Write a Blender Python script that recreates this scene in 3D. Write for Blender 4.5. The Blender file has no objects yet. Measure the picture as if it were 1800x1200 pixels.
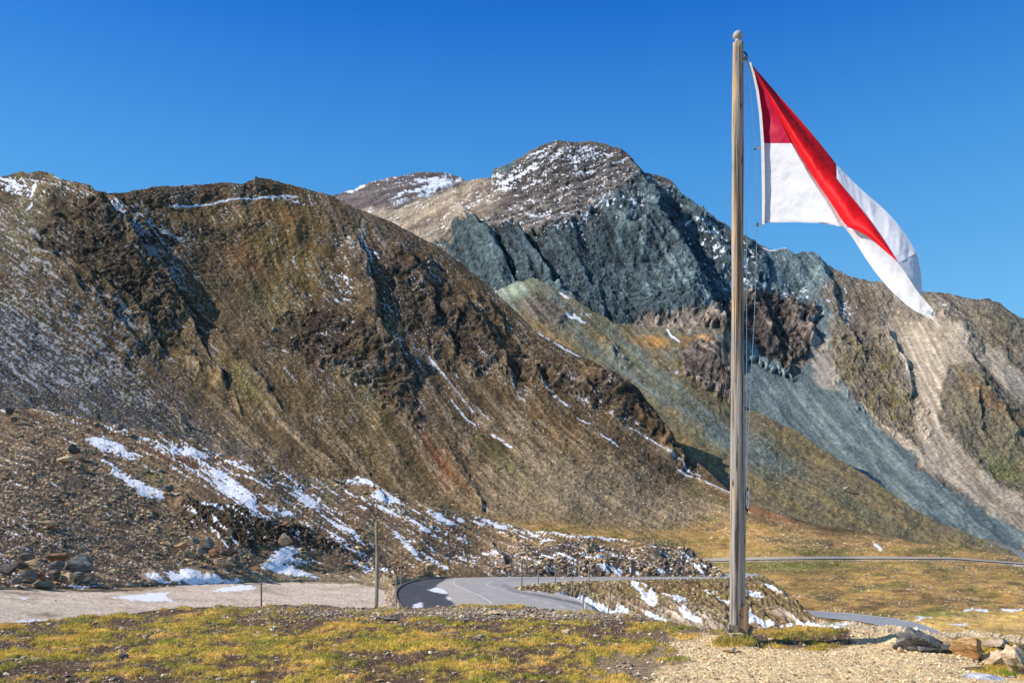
import bpy, bmesh, math
import numpy as np
from mathutils import Vector

F = 1500.0; CZ = 1.7; HX, HY = 900.0, 900.0      # focal length in photo pixels, eye height, level horizon
rng = np.random.default_rng(7)
scene = bpy.context.scene
COL = scene.collection

# ------------------------------------------------------------------ noise
_P = np.random.default_rng(3).permutation(4096).astype(np.int32)
_G = np.random.default_rng(4).uniform(0, 2*np.pi, 4096)
_GX, _GY = np.cos(_G).astype(np.float32), np.sin(_G).astype(np.float32)
def perlin(x, y, seed=0):
    x = np.asarray(x, np.float32); y = np.asarray(y, np.float32)
    xi = np.floor(x).astype(np.int32); yi = np.floor(y).astype(np.int32)
    xf = x-xi; yf = y-yi
    u = xf*xf*xf*(xf*(xf*6-15)+10); v = yf*yf*yf*(yf*(yf*6-15)+10)
    def g(ix, iy, dx, dy):
        h = _P[(_P[(ix+seed*131) & 4095]+iy) & 4095]
        return _GX[h]*dx+_GY[h]*dy
    a = g(xi, yi, xf, yf); b = g(xi+1, yi, xf-1, yf)
    c = g(xi, yi+1, xf, yf-1); d = g(xi+1, yi+1, xf-1, yf-1)
    return ((a+(b-a)*u)*(1-v)+(c+(d-c)*u)*v)*1.5
def fbm(x, y, o=4, seed=0, gain=.5, lac=2.03):
    r = 0; a = 1.0; t = 0
    for k in range(o):
        r = r+a*perlin(x*lac**k+k*17.3, y*lac**k-k*9.1, seed+k); t += a*a; a *= gain
    return r/math.sqrt(t)
def ridged(x, y, o=4, seed=0, gain=.55):
    r = 0; a = 1.0; t = 0
    for k in range(o):
        n = 1-np.abs(perlin(x*2.1**k+k*7.7, y*2.1**k+k*3.3, seed+k))*1.6
        r = r+a*n*np.abs(n); t += a; a *= gain
    return r/t
def terrace(v, per):
    t = (v/per) % 1.0; k = np.floor(v/per); h = .55+.45*np.sin(k*12.9898)
    return h*t*(1-np.clip((t-.78)/.22, 0, 1))
def sstep(a, b, x):
    t = np.clip((x-a)/(b-a), 0, 1); return t*t*(3-2*t)
def C(r, g, b):
    v = np.array([r, g, b], float)/255
    return np.where(v <= .04045, v/12.92, ((v+.055)/1.055)**2.4)

# ------------------------------------------------------------------ polylines and polygons
def segdist(px, py, pts):
    """distance to a polyline and side (+ = right of the walking direction, with y down)"""
    best = np.full(px.shape, 1e9, np.float32); side = np.zeros(px.shape, np.float32)
    for (ax, ay), (bx, by) in zip(pts[:-1], pts[1:]):
        dx, dy = bx-ax, by-ay; L = dx*dx+dy*dy+1e-9
        t = np.clip(((px-ax)*dx+(py-ay)*dy)/L, 0, 1)
        qx = px-ax-t*dx; qy = py-ay-t*dy
        d = np.sqrt(qx*qx+qy*qy)
        m = d < best
        best = np.where(m, d, best); side = np.where(m, np.sign(dx*(py-ay)-dy*(px-ax)), side)
    return best, side
def inpoly(px, py, pts):
    ins = np.zeros(px.shape, bool); n = len(pts)
    for i in range(n):
        (ax, ay), (bx, by) = pts[i], pts[(i+1) % n]
        if ay == by: continue
        c = (ay > py) != (by > py)
        ins ^= c & (px < (bx-ax)*(py-ay)/(by-ay)+ax)
    return ins
def poly(px, py, pts, soft=6.0):
    xs = [p[0] for p in pts]; ys = [p[1] for p in pts]; e = soft+2
    out = np.zeros(px.shape, np.float32)
    b = (px > min(xs)-e) & (px < max(xs)+e) & (py > min(ys)-e) & (py < max(ys)+e)
    if not b.any(): return out
    x = px[b]; y = py[b]
    d, _ = segdist(x, y, list(pts)+[pts[0]])
    s = np.where(inpoly(x, y, pts), d, -d)
    out[b] = sstep(-soft, soft, s)
    return out
def line(px, py, pts, w, soft=None):
    soft = soft or w
    xs = [p[0] for p in pts]; ys = [p[1] for p in pts]; e = w+soft+2
    out = np.zeros(px.shape, np.float32)
    b = (px > min(xs)-e) & (px < max(xs)+e) & (py > min(ys)-e) & (py < max(ys)+e)
    if not b.any(): return out
    d, _ = segdist(px[b], py[b], pts)
    out[b] = 1-sstep(w-soft/2, w+soft/2, d)
    return out
def ell(px, py, cx, cy, rx, ry, ang=0):
    a = math.radians(ang); x = px-cx; y = py-cy
    u = (x*math.cos(a)+y*math.sin(a))/rx; v = (-x*math.sin(a)+y*math.cos(a))/ry
    return np.exp(-(u*u+v*v)*1.2)
def spine(px, py, pts, wl, wr, amp):
    """rib that swells gently on its left flank and breaks off steeply on its right"""
    xs = [p[0] for p in pts]; ys = [p[1] for p in pts]; e = max(wl, wr)+4
    out = np.zeros(px.shape, np.float32)
    b = (px > min(xs)-e) & (px < max(xs)+e) & (py > min(ys)-e) & (py < max(ys)+e)
    if not b.any(): return out
    d, s = segdist(px[b], py[b], pts)
    # walking down the picture, the sun side (left of picture) has side > 0
    w = np.where(s > 0, wl, wr)
    t = np.clip(1-d/w, 0, 1)
    out[b] = amp*np.where(s > 0, t*t*(3-2*t), t)
    return out
def curve(pts):
    p = np.array(pts, float)
    return lambda x: np.interp(x, p[:, 0], p[:, 1])

# ------------------------------------------------------------------ streaks that follow the fall line
RX0, RY0, RS = -160, 190, 2
RW, RH = 1085, 520
_rx, _ry = np.meshgrid(RX0+RS*np.arange(RW), RY0+RS*np.arange(RH))
_rx = _rx.astype(np.float32); _ry = _ry.astype(np.float32)
def flow_angles(ctrl):
    c2 = 0; s2 = 0; W = 0
    for x, y, a in ctrl:
        w = 1/(((_rx-x)**2+(_ry-y)**2)/900.+1)**1.3
        a = math.radians(a); c2 = c2+w*math.cos(2*a); s2 = s2+w*math.sin(2*a)
    t = .5*np.arctan2(s2, c2)
    return np.cos(t), np.sin(t)
def lic(flow, noise, L, step=3.0):
    vx, vy = flow; acc = noise.copy(); n = 1
    for sg in (1, -1):
        x = np.tile(np.arange(RW, dtype=np.float32), (RH, 1)); y = np.tile(np.arange(RH, dtype=np.float32)[:, None], (1, RW))
        px_, py_ = vx*sg, vy*sg
        for k in range(int(L/step/2)):
            ix = np.clip(x, 0, RW-1).astype(np.int32); iy = np.clip(y, 0, RH-1).astype(np.int32)
            dx = vx[iy, ix]; dy = vy[iy, ix]
            f = np.sign(dx*px_+dy*py_); f[f == 0] = 1
            dx = dx*f; dy = dy*f; px_, py_ = dx, dy
            x += dx*step/RS; y += dy*step/RS
            ix = np.clip(x, 0, RW-1).astype(np.int32); iy = np.clip(y, 0, RH-1).astype(np.int32)
            acc += noise[iy, ix]; n += 1
    acc -= acc.mean(); return (acc/acc.std()).astype(np.float32)
def sample(R, px, py):
    x = np.clip((px-RX0)/RS, 0, RW-1.01); y = np.clip((py-RY0)/RS, 0, RH-1.01)
    i = x.astype(np.int32); j = y.astype(np.int32); u = x-i; v = y-j
    return (R[j, i]*(1-u)+R[j, i+1]*u)*(1-v)+(R[j+1, i]*(1-u)+R[j+1, i+1]*u)*v
_white = np.random.default_rng(11).standard_normal((RH, RW)).astype(np.float32)
_n6 = fbm(_rx/7, _ry/7, 2, 21).astype(np.float32)
_n20 = fbm(_rx/26, _ry/26, 3, 31).astype(np.float32)
def streaks(ctrl):
    f = flow_angles(ctrl)
    return lic(f, _white, 22), lic(f, _n6, 70), lic(f, _n20, 170)

# ------------------------------------------------------------------ points, surfaces
def P(px, py, Y):
    return np.stack([(px-HX)/F*Y, Y+0*px, CZ-(py-HY)/F*Y], -1)
def tps(ctrl):
    c = np.array(ctrl, float); X = c[:, :2]/400.; v = np.log(c[:, 2]); n = len(c)
    def K(r2): return np.where(r2 > 1e-12, r2*np.log(r2+1e-12), 0)
    A = np.zeros((n+3, n+3)); d = ((X[:, None]-X[None])**2).sum(-1)
    A[:n, :n] = K(d)+np.eye(n)*.01; A[:n, n] = 1; A[:n, n+1:] = X; A[n, :n] = 1; A[n+1:, :n] = X.T
    w = np.linalg.solve(A, np.r_[v, 0, 0, 0])
    def f(px, py):
        px = np.asarray(px, float)/400.; py = np.asarray(py, float)/400.
        r = w[n]+w[n+1]*px+w[n+2]*py
        for k in range(n): r = r+w[k]*K((px-X[k, 0])**2+(py-X[k, 1])**2)
        return np.exp(r)
    return f
def new_obj(name, me, mat=None, parent=None):
    o = bpy.data.objects.new(name, me); COL.objects.link(o)
    if mat is not None and me is not None: me.materials.append(mat)
    if parent is not None: o.parent = parent
    return o
def np_mesh(name, V, Q, cols=None, smooth=True, snow=None):
    """V (n,3); Q (m,3) or (m,4) faces"""
    me = bpy.data.meshes.new(name); V = np.ascontiguousarray(V, np.float32); Q = np.ascontiguousarray(Q, np.int32)
    m, k = Q.shape
    me.vertices.add(len(V)); me.vertices.foreach_set('co', V.ravel())
    me.loops.add(m*k); me.loops.foreach_set('vertex_index', Q.ravel())
    me.polygons.add(m); me.polygons.foreach_set('loop_start', np.arange(0, m*k, k, dtype=np.int32))
    me.polygons.foreach_set('use_smooth', np.full(m, smooth, bool))
    if cols is not None:
        a = me.color_attributes.new('Col', 'FLOAT_COLOR', 'POINT')
        c = np.ones((len(V), 4), np.float32); c[:, :3] = np.clip(cols, 0, .95)
        c[:, 3] = 0 if snow is None else snow
        a.data.foreach_set('color', c.ravel())
    me.update(calc_edges=True); me.validate()
    return me
def grid_faces(nr, nc):
    i = np.arange(nr*nc).reshape(nr, nc)
    return np.stack([i[:-1, :-1], i[1:, :-1], i[1:, 1:], i[:-1, 1:]], -1).reshape(-1, 4)

class Sheet:
    def __init__(s, top, bot, x0, x1, nx, ny, ctrl, rough=1.5, rseed=1, rwl=14, tpow=1.0, depth=None):
        s.px1 = np.linspace(x0, x1, nx); t = np.linspace(0, 1, ny)[:, None]**tpow
        tp = curve(top)(s.px1); tp = tp+rough*fbm(s.px1/rwl, s.px1*0+rseed, 5, rseed, .62)*(1+0.6*fbm(s.px1/90, s.px1*0, 2, rseed+3))
        bt = curve(bot)(s.px1)
        s.px = np.tile(s.px1, (ny, 1)).astype(np.float32); s.py = (tp[None]*(1-t)+bt[None]*t).astype(np.float32)
        s.f = depth or tps(ctrl); s.Y = s.f(s.px, s.py)
        s.nr, s.nc = ny, nx
        s.disp = np.zeros(s.px.shape, np.float32); s.up = np.zeros(s.px.shape, np.float32)
        s.base_n()
    def base_n(s):
        V = P(s.px, s.py, s.Y); du = np.gradient(V, axis=1); dv = np.gradient(V, axis=0)
        n = np.cross(dv, du); n /= np.linalg.norm(n, axis=-1, keepdims=True)+1e-9
        n[n[..., 2] < 0] *= -1
        s.n = n
    def cavity(s, r, a=None):
        """how far the surface stands proud of (+) or lies below (-) its surroundings"""
        a = s.disp if a is None else a
        b = a.astype(np.float64)
        for _ in range(2):
            for ax in (0, 1):
                n_ = b.shape[ax]; i = np.arange(n_); lo = np.maximum(i-r, 0); hi = np.minimum(i+r+1, n_)
                c = np.concatenate([np.zeros_like(np.take(b, [0], ax)), np.cumsum(b, axis=ax)], axis=ax)
                w_ = (hi-lo).reshape((-1, 1) if ax == 0 else (1, -1)); b = (np.take(c, hi, ax)-np.take(c, lo, ax))/w_
        d = a-b; return np.clip(d/(d.std()+1e-6), -2.2, 2.2)
    def pos(s):
        k = (s.Y/F)[..., None]
        V = P(s.px, s.py, s.Y)+s.n*(s.disp[..., None]*k); V[..., 2] += s.up*k[..., 0]
        s.V = V; return V
    def build(s, name, col, mat, snow=None, back=10, bslope=.75, bstep=.02):
        col = np.concatenate([col, (s.px[..., None]*0 if snow is None else snow[..., None])], -1)
        V = s.pos(); rows = []; cr = []
        for j in range(back, 0, -1):
            r = V[0].copy(); d = s.Y[0]*bstep*j
            r[:, 1] += d; r[:, 0] *= (1+bstep*j*.6); r[:, 2] -= d*bslope*(1-np.exp(-j*.6))
            rows.append(r); cr.append(col[0])
        A = np.concatenate([np.array(rows), V]) if back else V
        Cc = np.concatenate([np.array(cr), col]) if back else col
        me = np_mesh(name, A.reshape(-1, 3), grid_faces(A.shape[0], A.shape[1]), Cc.reshape(-1, 4)[:, :3], snow=Cc.reshape(-1, 4)[:, 3])
        o = new_obj(name, me, mat); o['kind'] = 'structure'; s.o = o
        return o
def mixc(base, c, m):
    return base+(np.asarray(c)-base)*np.clip(m, 0, 1)[..., None]

# ------------------------------------------------------------------ materials
def mat_new(name):
    m = bpy.data.materials.new(name); m.use_nodes = True; nt = m.node_tree
    b = nt.nodes['Principled BSDF']; return m, nt, b
def N(nt, t, **kw):
    n = nt.nodes.new(t)
    for k, v in kw.items():
        if k.startswith('i_'): n.inputs[k[2:].replace('_', ' ')].default_value = v
        else: setattr(n, k, v)
    return n
def terrain_mat(name, wl, speck=.35, bump=.6, rough=.95, wl2=None):
    """vertex colour times two procedural noises, plus bump; wl is the grain size in metres"""
    m, nt, b = mat_new(name); L = nt.links.new
    at = N(nt, 'ShaderNodeAttribute', attribute_name='Col')
    tc = N(nt, 'ShaderNodeTexCoord')
    n1 = N(nt, 'ShaderNodeTexNoise', i_Scale=1/wl, i_Detail=6.0, i_Roughness=.78)
    n2 = N(nt, 'ShaderNodeTexNoise', i_Scale=1/(wl2 or wl*6), i_Detail=3.0, i_Roughness=.6)
    v = N(nt, 'ShaderNodeTexVoronoi', i_Scale=.55/wl, i_Randomness=1.0)
    L(tc.outputs['Object'], n1.inputs['Vector']); L(tc.outputs['Object'], n2.inputs['Vector']); L(tc.outputs['Object'], v.inputs['Vector'])
    mr = N(nt, 'ShaderNodeMapRange'); mr.inputs['From Min'].default_value = .3; mr.inputs['From Max'].default_value = .7
    mr.inputs['To Min'].default_value = 1-speck; mr.inputs['To Max'].default_value = 1+speck
    L(n1.outputs['Fac'], mr.inputs['Value'])
    mr2 = N(nt, 'ShaderNodeMapRange'); mr2.inputs['From Min'].default_value = .3; mr2.inputs['From Max'].default_value = .7
    mr2.inputs['To Min'].default_value = 1-speck*.5; mr2.inputs['To Max'].default_value = 1+speck*.5
    L(n2.outputs['Fac'], mr2.inputs['Value'])
    mul = N(nt, 'ShaderNodeMath', operation='MULTIPLY'); L(mr.outputs[0], mul.inputs[0]); L(mr2.outputs[0], mul.inputs[1])
    sp = N(nt, 'ShaderNodeSeparateColor'); L(v.outputs['Color'], sp.inputs[0])
    mr3 = N(nt, 'ShaderNodeMapRange'); mr3.inputs['To Min'].default_value = 1-speck*.6; mr3.inputs['To Max'].default_value = 1+speck*.6
    L(sp.outputs[0], mr3.inputs['Value'])
    mul2 = N(nt, 'ShaderNodeMath', operation='MULTIPLY'); L(mul.outputs[0], mul2.inputs[0]); L(mr3.outputs[0], mul2.inputs[1])
    fx = N(nt, 'ShaderNodeMix', data_type='FLOAT'); L(at.outputs['Alpha'], fx.inputs[0]); L(mul2.outputs[0], fx.inputs[2]); fx.inputs[3].default_value = 1.0
    vm = N(nt, 'ShaderNodeVectorMath', operation='SCALE'); L(at.outputs['Color'], vm.inputs[0]); L(fx.outputs[0], vm.inputs['Scale'])
    L(vm.outputs[0], b.inputs['Base Color'])
    bm_ = N(nt, 'ShaderNodeBump', i_Strength=bump, i_Distance=wl*1.2)
    ad = N(nt, 'ShaderNodeMath', operation='ADD'); L(n1.outputs['Fac'], ad.inputs[0]); L(v.outputs['Distance'], ad.inputs[1])
    fs = N(nt, 'ShaderNodeMix', data_type='FLOAT'); L(at.outputs['Alpha'], fs.inputs[0]); fs.inputs[2].default_value = bump; fs.inputs[3].default_value = bump*.12; L(fs.outputs[0], bm_.inputs['Strength'])
    L(ad.outputs[0], bm_.inputs['Height']); L(bm_.outputs[0], b.inputs['Normal'])
    b.inputs['Roughness'].default_value = rough; b.inputs['Specular IOR Level'].default_value = .15
    return m
def simple_mat(name, col, rough=.8, wl=.05, var=.25, metal=0, bump=.3, spec=.3):
    m, nt, b = mat_new(name); L = nt.links.new
    tc = N(nt, 'ShaderNodeTexCoord'); n1 = N(nt, 'ShaderNodeTexNoise', i_Scale=1/wl, i_Detail=4.0, i_Roughness=.65)
    L(tc.outputs['Object'], n1.inputs['Vector'])
    mx = N(nt, 'ShaderNodeMix', data_type='RGBA')
    mx.inputs[6].default_value = (*(np.array(col)*(1-var)), 1); mx.inputs[7].default_value = (*np.clip(np.array(col)*(1+var), 0, .95), 1)
    L(n1.outputs['Fac'], mx.inputs[0]); L(mx.outputs[2], b.inputs['Base Color'])
    bp = N(nt, 'ShaderNodeBump', i_Strength=bump, i_Distance=wl*.2); L(n1.outputs['Fac'], bp.inputs['Height']); L(bp.outputs[0], b.inputs['Normal'])
    b.inputs['Roughness'].default_value = rough; b.inputs['Metallic'].default_value = metal; b.inputs['Specular IOR Level'].default_value = spec
    return m
def tag(o, label=None, cat=None, group=None, kind=None):
    if label: o['label'] = label
    if cat: o['category'] = cat
    if group: o['group'] = group
    if kind: o['kind'] = kind
    return o
def empty(name, loc):
    o = bpy.data.objects.new(name, None); o.empty_display_size = .2; COL.objects.link(o); o.location = loc; return o
# ================================================================== camera, sky, sun
SUN_EL, SUN_AZ = 39.0, 97.0     # azimuth: degrees left of the view direction (>90 = behind the viewer's left shoulder)
cam = bpy.data.cameras.new('camera'); co = bpy.data.objects.new('camera', cam); COL.objects.link(co)
co.location = (0, 0, CZ); co.rotation_euler = (math.radians(90), 0, 0)
cam.sensor_width = 36; cam.lens = 36*F/1800; cam.shift_y = (HY-600)/1800; cam.clip_start = .1; cam.clip_end = 60000
scene.camera = co
w = bpy.data.worlds.new('World'); scene.world = w; w.use_nodes = True
nt = w.node_tree; bg = nt.nodes['Background']
sky = nt.nodes.new('ShaderNodeTexSky'); sky.sky_type = 'NISHITA'; sky.sun_disc = False
sd = Vector((-math.sin(math.radians(SUN_AZ))*math.cos(math.radians(SUN_EL)), math.cos(math.radians(SUN_AZ))*math.cos(math.radians(SUN_EL)), math.sin(math.radians(SUN_EL))))
sky.sun_elevation = math.radians(SUN_EL); sky.sun_rotation = math.atan2(sd.x, sd.y)
sky.altitude = 2500; sky.air_density = 1.0; sky.dust_density = .1; sky.ozone_density = 3.0
hs = nt.nodes.new('ShaderNodeHueSaturation'); hs.inputs['Saturation'].default_value = 1.12; hs.inputs['Value'].default_value = 1.0
tcw = nt.nodes.new('ShaderNodeTexCoord'); spz = nt.nodes.new('ShaderNodeSeparateXYZ'); nt.links.new(tcw.outputs['Generated'], spz.inputs[0])
rw = nt.nodes.new('ShaderNodeValToRGB'); ew = rw.color_ramp.elements; ew[0].position = .22; ew[0].color = (.38, .60, .58, 1); ew[1].position = .37; ew[1].color = (.22, .50, .66, 1)
for p_, c_ in ((.50, (.10, .38, .72, 1)), (.62, (.14, .30, .52, 1)), (.9, (.26, .29, .36, 1))): e_ = ew.new(p_); e_.color = c_
mw = nt.nodes.new('ShaderNodeMix'); mw.data_type = 'RGBA'; mw.blend_type = 'MULTIPLY'; mw.inputs[0].default_value = 1; mw.clamp_result = False
nt.links.new(spz.outputs['Z'], rw.inputs[0]); hs.inputs['Value'].default_value = 3.2; hs.inputs['Saturation'].default_value = 1.0
nt.links.new(sky.outputs[0], hs.inputs['Color']); nt.links.new(hs.outputs[0], mw.inputs[6]); nt.links.new(rw.outputs[0], mw.inputs[7]); rb = nt.nodes.new('ShaderNodeValToRGB'); eb = rb.color_ramp.elements; SC_ = 8.0
for k_, (p_, c_) in enumerate(((.20, (1.15, 3.7, 6.7)), (.37, (.50, 2.55, 6.0)), (.51, (.08, 1.25, 4.9)), (.66, (.35, 1.1, 3.2)), (.95, (1.4, 1.8, 2.8)))):
    e_ = eb[k_] if k_ < 2 else eb.new(p_); e_.position = p_; e_.color = tuple(v_/SC_ for v_ in c_)+(1,)
nt.links.new(spz.outputs['Z'], rb.inputs[0]); sb = nt.nodes.new('ShaderNodeVectorMath'); sb.operation = 'SCALE'; sb.inputs['Scale'].default_value = SC_; nt.links.new(rb.outputs[0], sb.inputs[0])
mb = nt.nodes.new('ShaderNodeMix'); mb.data_type = 'RGBA'; mb.inputs[0].default_value = .72; mb.clamp_result = False
nt.links.new(mw.outputs[2], mb.inputs[6]); nt.links.new(sb.outputs[0], mb.inputs[7]); nt.links.new(mb.outputs[2], bg.inputs[0]); bg.inputs[1].default_value = .12
sl = bpy.data.lights.new('sun', 'SUN'); sl.energy = 4.9; sl.angle = math.radians(.5); sl.color = (1, .94, .855)
so = bpy.data.objects.new('sun', sl); COL.objects.link(so); so.rotation_euler = sd.to_track_quat('Z', 'Y').to_euler(); so.location = (-20, -5, 30)
scene.view_settings.view_transform = 'Standard'; scene.view_settings.look = 'None'; scene.view_settings.exposure = 0
scene.render.engine = 'CYCLES'

SNOW = C(240, 242, 246)
KG = 1.55       # picture tone -> base colour
def A(r, g, b, k=1.0):
    c = C(r, g, b)*KG*k; return c*.95+.05*c.mean()
def blob(px, py, pts, amt=.5, soft=14, wl=15, seed=0):
    """area with a ragged outline and outliers"""
    m = poly(px, py, pts, soft); n = fbm(px/wl, py/wl, 5, 700+seed, .65)
    return sstep(.38, .62, m+amt*n*4*m*(1-m)*.9+.0*n)

# ================================================================== far peak
S1 = Sheet([(480, 370), (560, 352), (600, 341), (635, 325), (678, 313), (736, 304), (771, 304), (802, 309), (820, 318), (900, 345)],
           [(480, 430), (900, 470)], 480, 900, 330, 130, [(480, 350, 3200), (700, 305, 3100), (900, 340, 3000), (480, 430, 2600), (900, 470, 2400), (700, 450, 2450)], 1.2, 5)
px, py = S1.px, S1.py; l1, l2, l3 = streaks([(600, 360, -12), (750, 320, -5), (800, 350, -25), (700, 380, -25)])
a1, a2, a3 = sample(l1, px, py), sample(l2, px, py), sample(l3, px, py)
S1.disp += .7*a3+.3*a2+1.5*fbm(px/22, py/12, 4, 3)+2.5*terrace(py+.12*px+5*fbm(px/30, py/30, 3, 6), 9)
col = np.zeros(px.shape+(3,))+A(96, 86, 82)
wx = px+5*fbm(px/20, py/20, 3, 8); wy = py+5*fbm(px/20, py/20, 3, 9)
col = mixc(col, A(172, 152, 130), poly(wx, wy, [(640, 372), (700, 365), (760, 345), (815, 318), (840, 330), (900, 470), (600, 470), (600, 385)], 10))
col *= (1+.22*a2+.12*a1)[..., None]
D = -1.7+1.6*ell(px, py, 700, 318, 90, 10, -8)+2.2*ell(px, py, 770, 325, 45, 16, -15)+1.2*ell(px, py, 700, 355, 110, 22, -20)+1.6*ell(px, py, 620, 335, 30, 4, -25)
col = mixc(col, SNOW, sstep(-.15, .5, .35*a2+.5*a1+1.2*fbm(px/12, py/5, 4, 12)+D)*.9)
mfar = terrain_mat('far_rock', 6, .22, .5)
S1.build('mountain', col, mfar, sstep(-.15, .5, .35*a2+.5*a1+1.2*fbm(px/12, py/5, 4, 12)+D)); S1.o.name = 'distant_mountain'

# ================================================================== main mountain with its right-hand shoulder
S2 = Sheet([(560, 440), (640, 375), (700, 368), (760, 350), (820, 317), (860, 311), (864, 306), (868, 297), (896, 286), (923, 272), (950, 256), (981, 246.5), (1008, 249), (1039, 247),
            (1067, 254), (1094, 264), (1113, 280), (1123, 293), (1133, 303), (1160, 309), (1179, 317), (1191, 334), (1203, 348), (1234, 369), (1261, 389), (1284, 404), (1306, 412),
            (1333, 429), (1357, 439), (1380, 437), (1396, 447), (1411, 444), (1431, 447), (1458, 468), (1489, 484), (1520, 493), (1555, 499), (1590, 508), (1621, 514), (1664, 515),
            (1714, 526), (1738, 525), (1761, 534), (1784, 552), (1800, 559), (1960, 650)],
           [(560, 500), (860, 560), (1000, 620), (1250, 700), (1400, 860), (1560, 950), (1800, 1000), (1960, 1010)], 560, 1940, 1050, 520,
           [(560, 440, 2300), (700, 370, 2200), (981, 247, 2000), (1200, 345, 1900), (1360, 440, 1750), (1600, 510, 1650), (1800, 560, 1550), (1940, 640, 1500), (760, 430, 1900), (860, 540, 1500),
            (900, 400, 1750), (1000, 560, 1400), (1100, 450, 1600), (1250, 580, 1400), (1300, 700, 1200), (1400, 620, 1400), (1500, 740, 1150), (1450, 860, 950), (1650, 900, 900), (1700, 700, 1200),
            (1800, 920, 900), (1940, 900, 950), (1560, 600, 1450)], 2.0, 9, 12)
px, py = S2.px, S2.py
wn1 = fbm(px/30, py/30, 4, 41); wn2 = fbm(px/30, py/30, 4, 45); wx = px+9*wn1; wy = py+9*wn2
l1, l2, l3 = streaks([(700, 390, -28), (850, 330, -28), (950, 290, -30), (1000, 350, -18), (900, 370, -15), (1080, 310, -20), (1150, 330, 20), (1050, 430, 72), (900, 440, 70), (1100, 500, 60), (1180, 420, 55),
                      (1230, 500, 62), (1330, 500, 60), (1000, 520, 70), (1400, 500, 58), (1450, 560, 60), (1350, 650, 55), (1400, 700, 47), (1550, 820, 44), (1700, 900, 36), (1540, 560, 62), (1600, 620, 70),
                      (1650, 720, 68), (1700, 800, 52), (1780, 880, 42), (1700, 560, 30), (1780, 620, 45), (1760, 760, 60)])
a1, a2, a3 = sample(l1, px, py), sample(l2, px, py), sample(l3, px, py)
face = blob(wx, wy, [(772, 436), (800, 412), (850, 388), (900, 392), (960, 408), (1010, 400), (1060, 365), (1110, 335), (1170, 330), (1200, 345), (1260, 390), (1320, 425), (1350, 470), (1330, 530), (1300, 560),
                     (1290, 590), (1230, 575), (1150, 562), (1080, 575), (900, 560), (850, 520)], .9, 24, 26)
scree = poly(wx, wy, [(1300, 600), (1345, 640), (1400, 655), (1420, 640), (1425, 570), (1440, 548), (1452, 570), (1462, 640), (1500, 705), (1560, 762), (1640, 842), (1720, 895), (1795, 935), (1800, 990), (1600, 960), (1250, 760)], 5)
tan = poly(wx, wy, [(1555, 560), (1610, 575), (1650, 560), (1700, 590), (1705, 640), (1665, 645), (1650, 690), (1655, 740), (1700, 800), (1760, 850), (1810, 885), (1960, 960), (1960, 1010), (1800, 960), (1720, 890), (1640, 830), (1612, 762), (1608, 700), (1580, 640)], 6)
tan = np.maximum(tan, poly(wx, wy, [(1725, 600), (1800, 655), (1860, 700), (1860, 740), (1790, 700), (1740, 650)], 6))
tan = np.maximum(tan, poly(wx, wy, [(1460, 690), (1500, 705), (1540, 735), (1600, 775), (1640, 830), (1600, 800), (1540, 755)], 5))
crg = blob(wx, wy, [(1300, 525), (1370, 520), (1425, 545), (1430, 580), (1415, 625), (1385, 630), (1395, 660), (1340, 650), (1290, 610), (1230, 600), (1240, 575)], .7, 12)
crg2 = blob(wx, wy, [(1455, 610), (1490, 595), (1560, 610), (1590, 650), (1610, 720), (1620, 770), (1590, 765), (1520, 720), (1470, 665)], 1.1, 34, 26)
top = poly(wx+10*wn2, wy+8*wn1, [(850, 300), (980, 235), (1120, 270), (1215, 350), (1110, 345), (1060, 375), (1010, 412), (950, 415), (900, 398), (845, 395), (890, 340)], 20)
# relief
rg = ridged(wx/60, wy/85, 5, 51); rg2 = ridged(wx/22, wy/26, 4, 55)
str_ = fbm((px+.35*py)/60, (py-.32*px+6*wn1)/7, 3, 57)
bil = .45-np.abs(fbm(wx/42, wy/50, 5, 63, .58)); bil2 = .45-np.abs(fbm(wx/15, wy/15, 4, 64, .6))
S2.disp += 6*fbm(px/120, py/120, 3, 61)+.75*a3*(1-scree*.75)*(1-tan*.7)+(1-scree)*(1-tan)*(3.0*bil+1.3*bil2+.5*fbm(px/8, py/7, 3, 66))+face*(2*(rg-.4)+1.2*(rg2-.4)+2*bil+1.6*bil2+17*fbm((.45*px+.9*py)/260, (-.9*px+.45*py+12*wn1)/85, 2, 67, .5)+.8*fbm((px+.3*py)/26, (py-.3*px)/7, 3, 69))+crg*(5+2*(rg2-.3)+5*bil+1.2*bil2+3*terrace(py+.1*px+7*wn1, 14)+2*terrace(px+.3*py+9*wn2, 17))+crg2*(1+3*(rg2-.3)+3*bil2)+top*(1.2*str_+2*(rg2-.3)+3.2*terrace(py+.25*px-.00016*(px-900)**2+9*wn1, 13))+face*(1-.6*ell(px, py, 1100, 450, 120, 90))*1.5*terrace(py-.12*px+12*wn1+4*wn2, 11)
S2.disp += .10*a2+.05*a1*(1-face)
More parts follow.
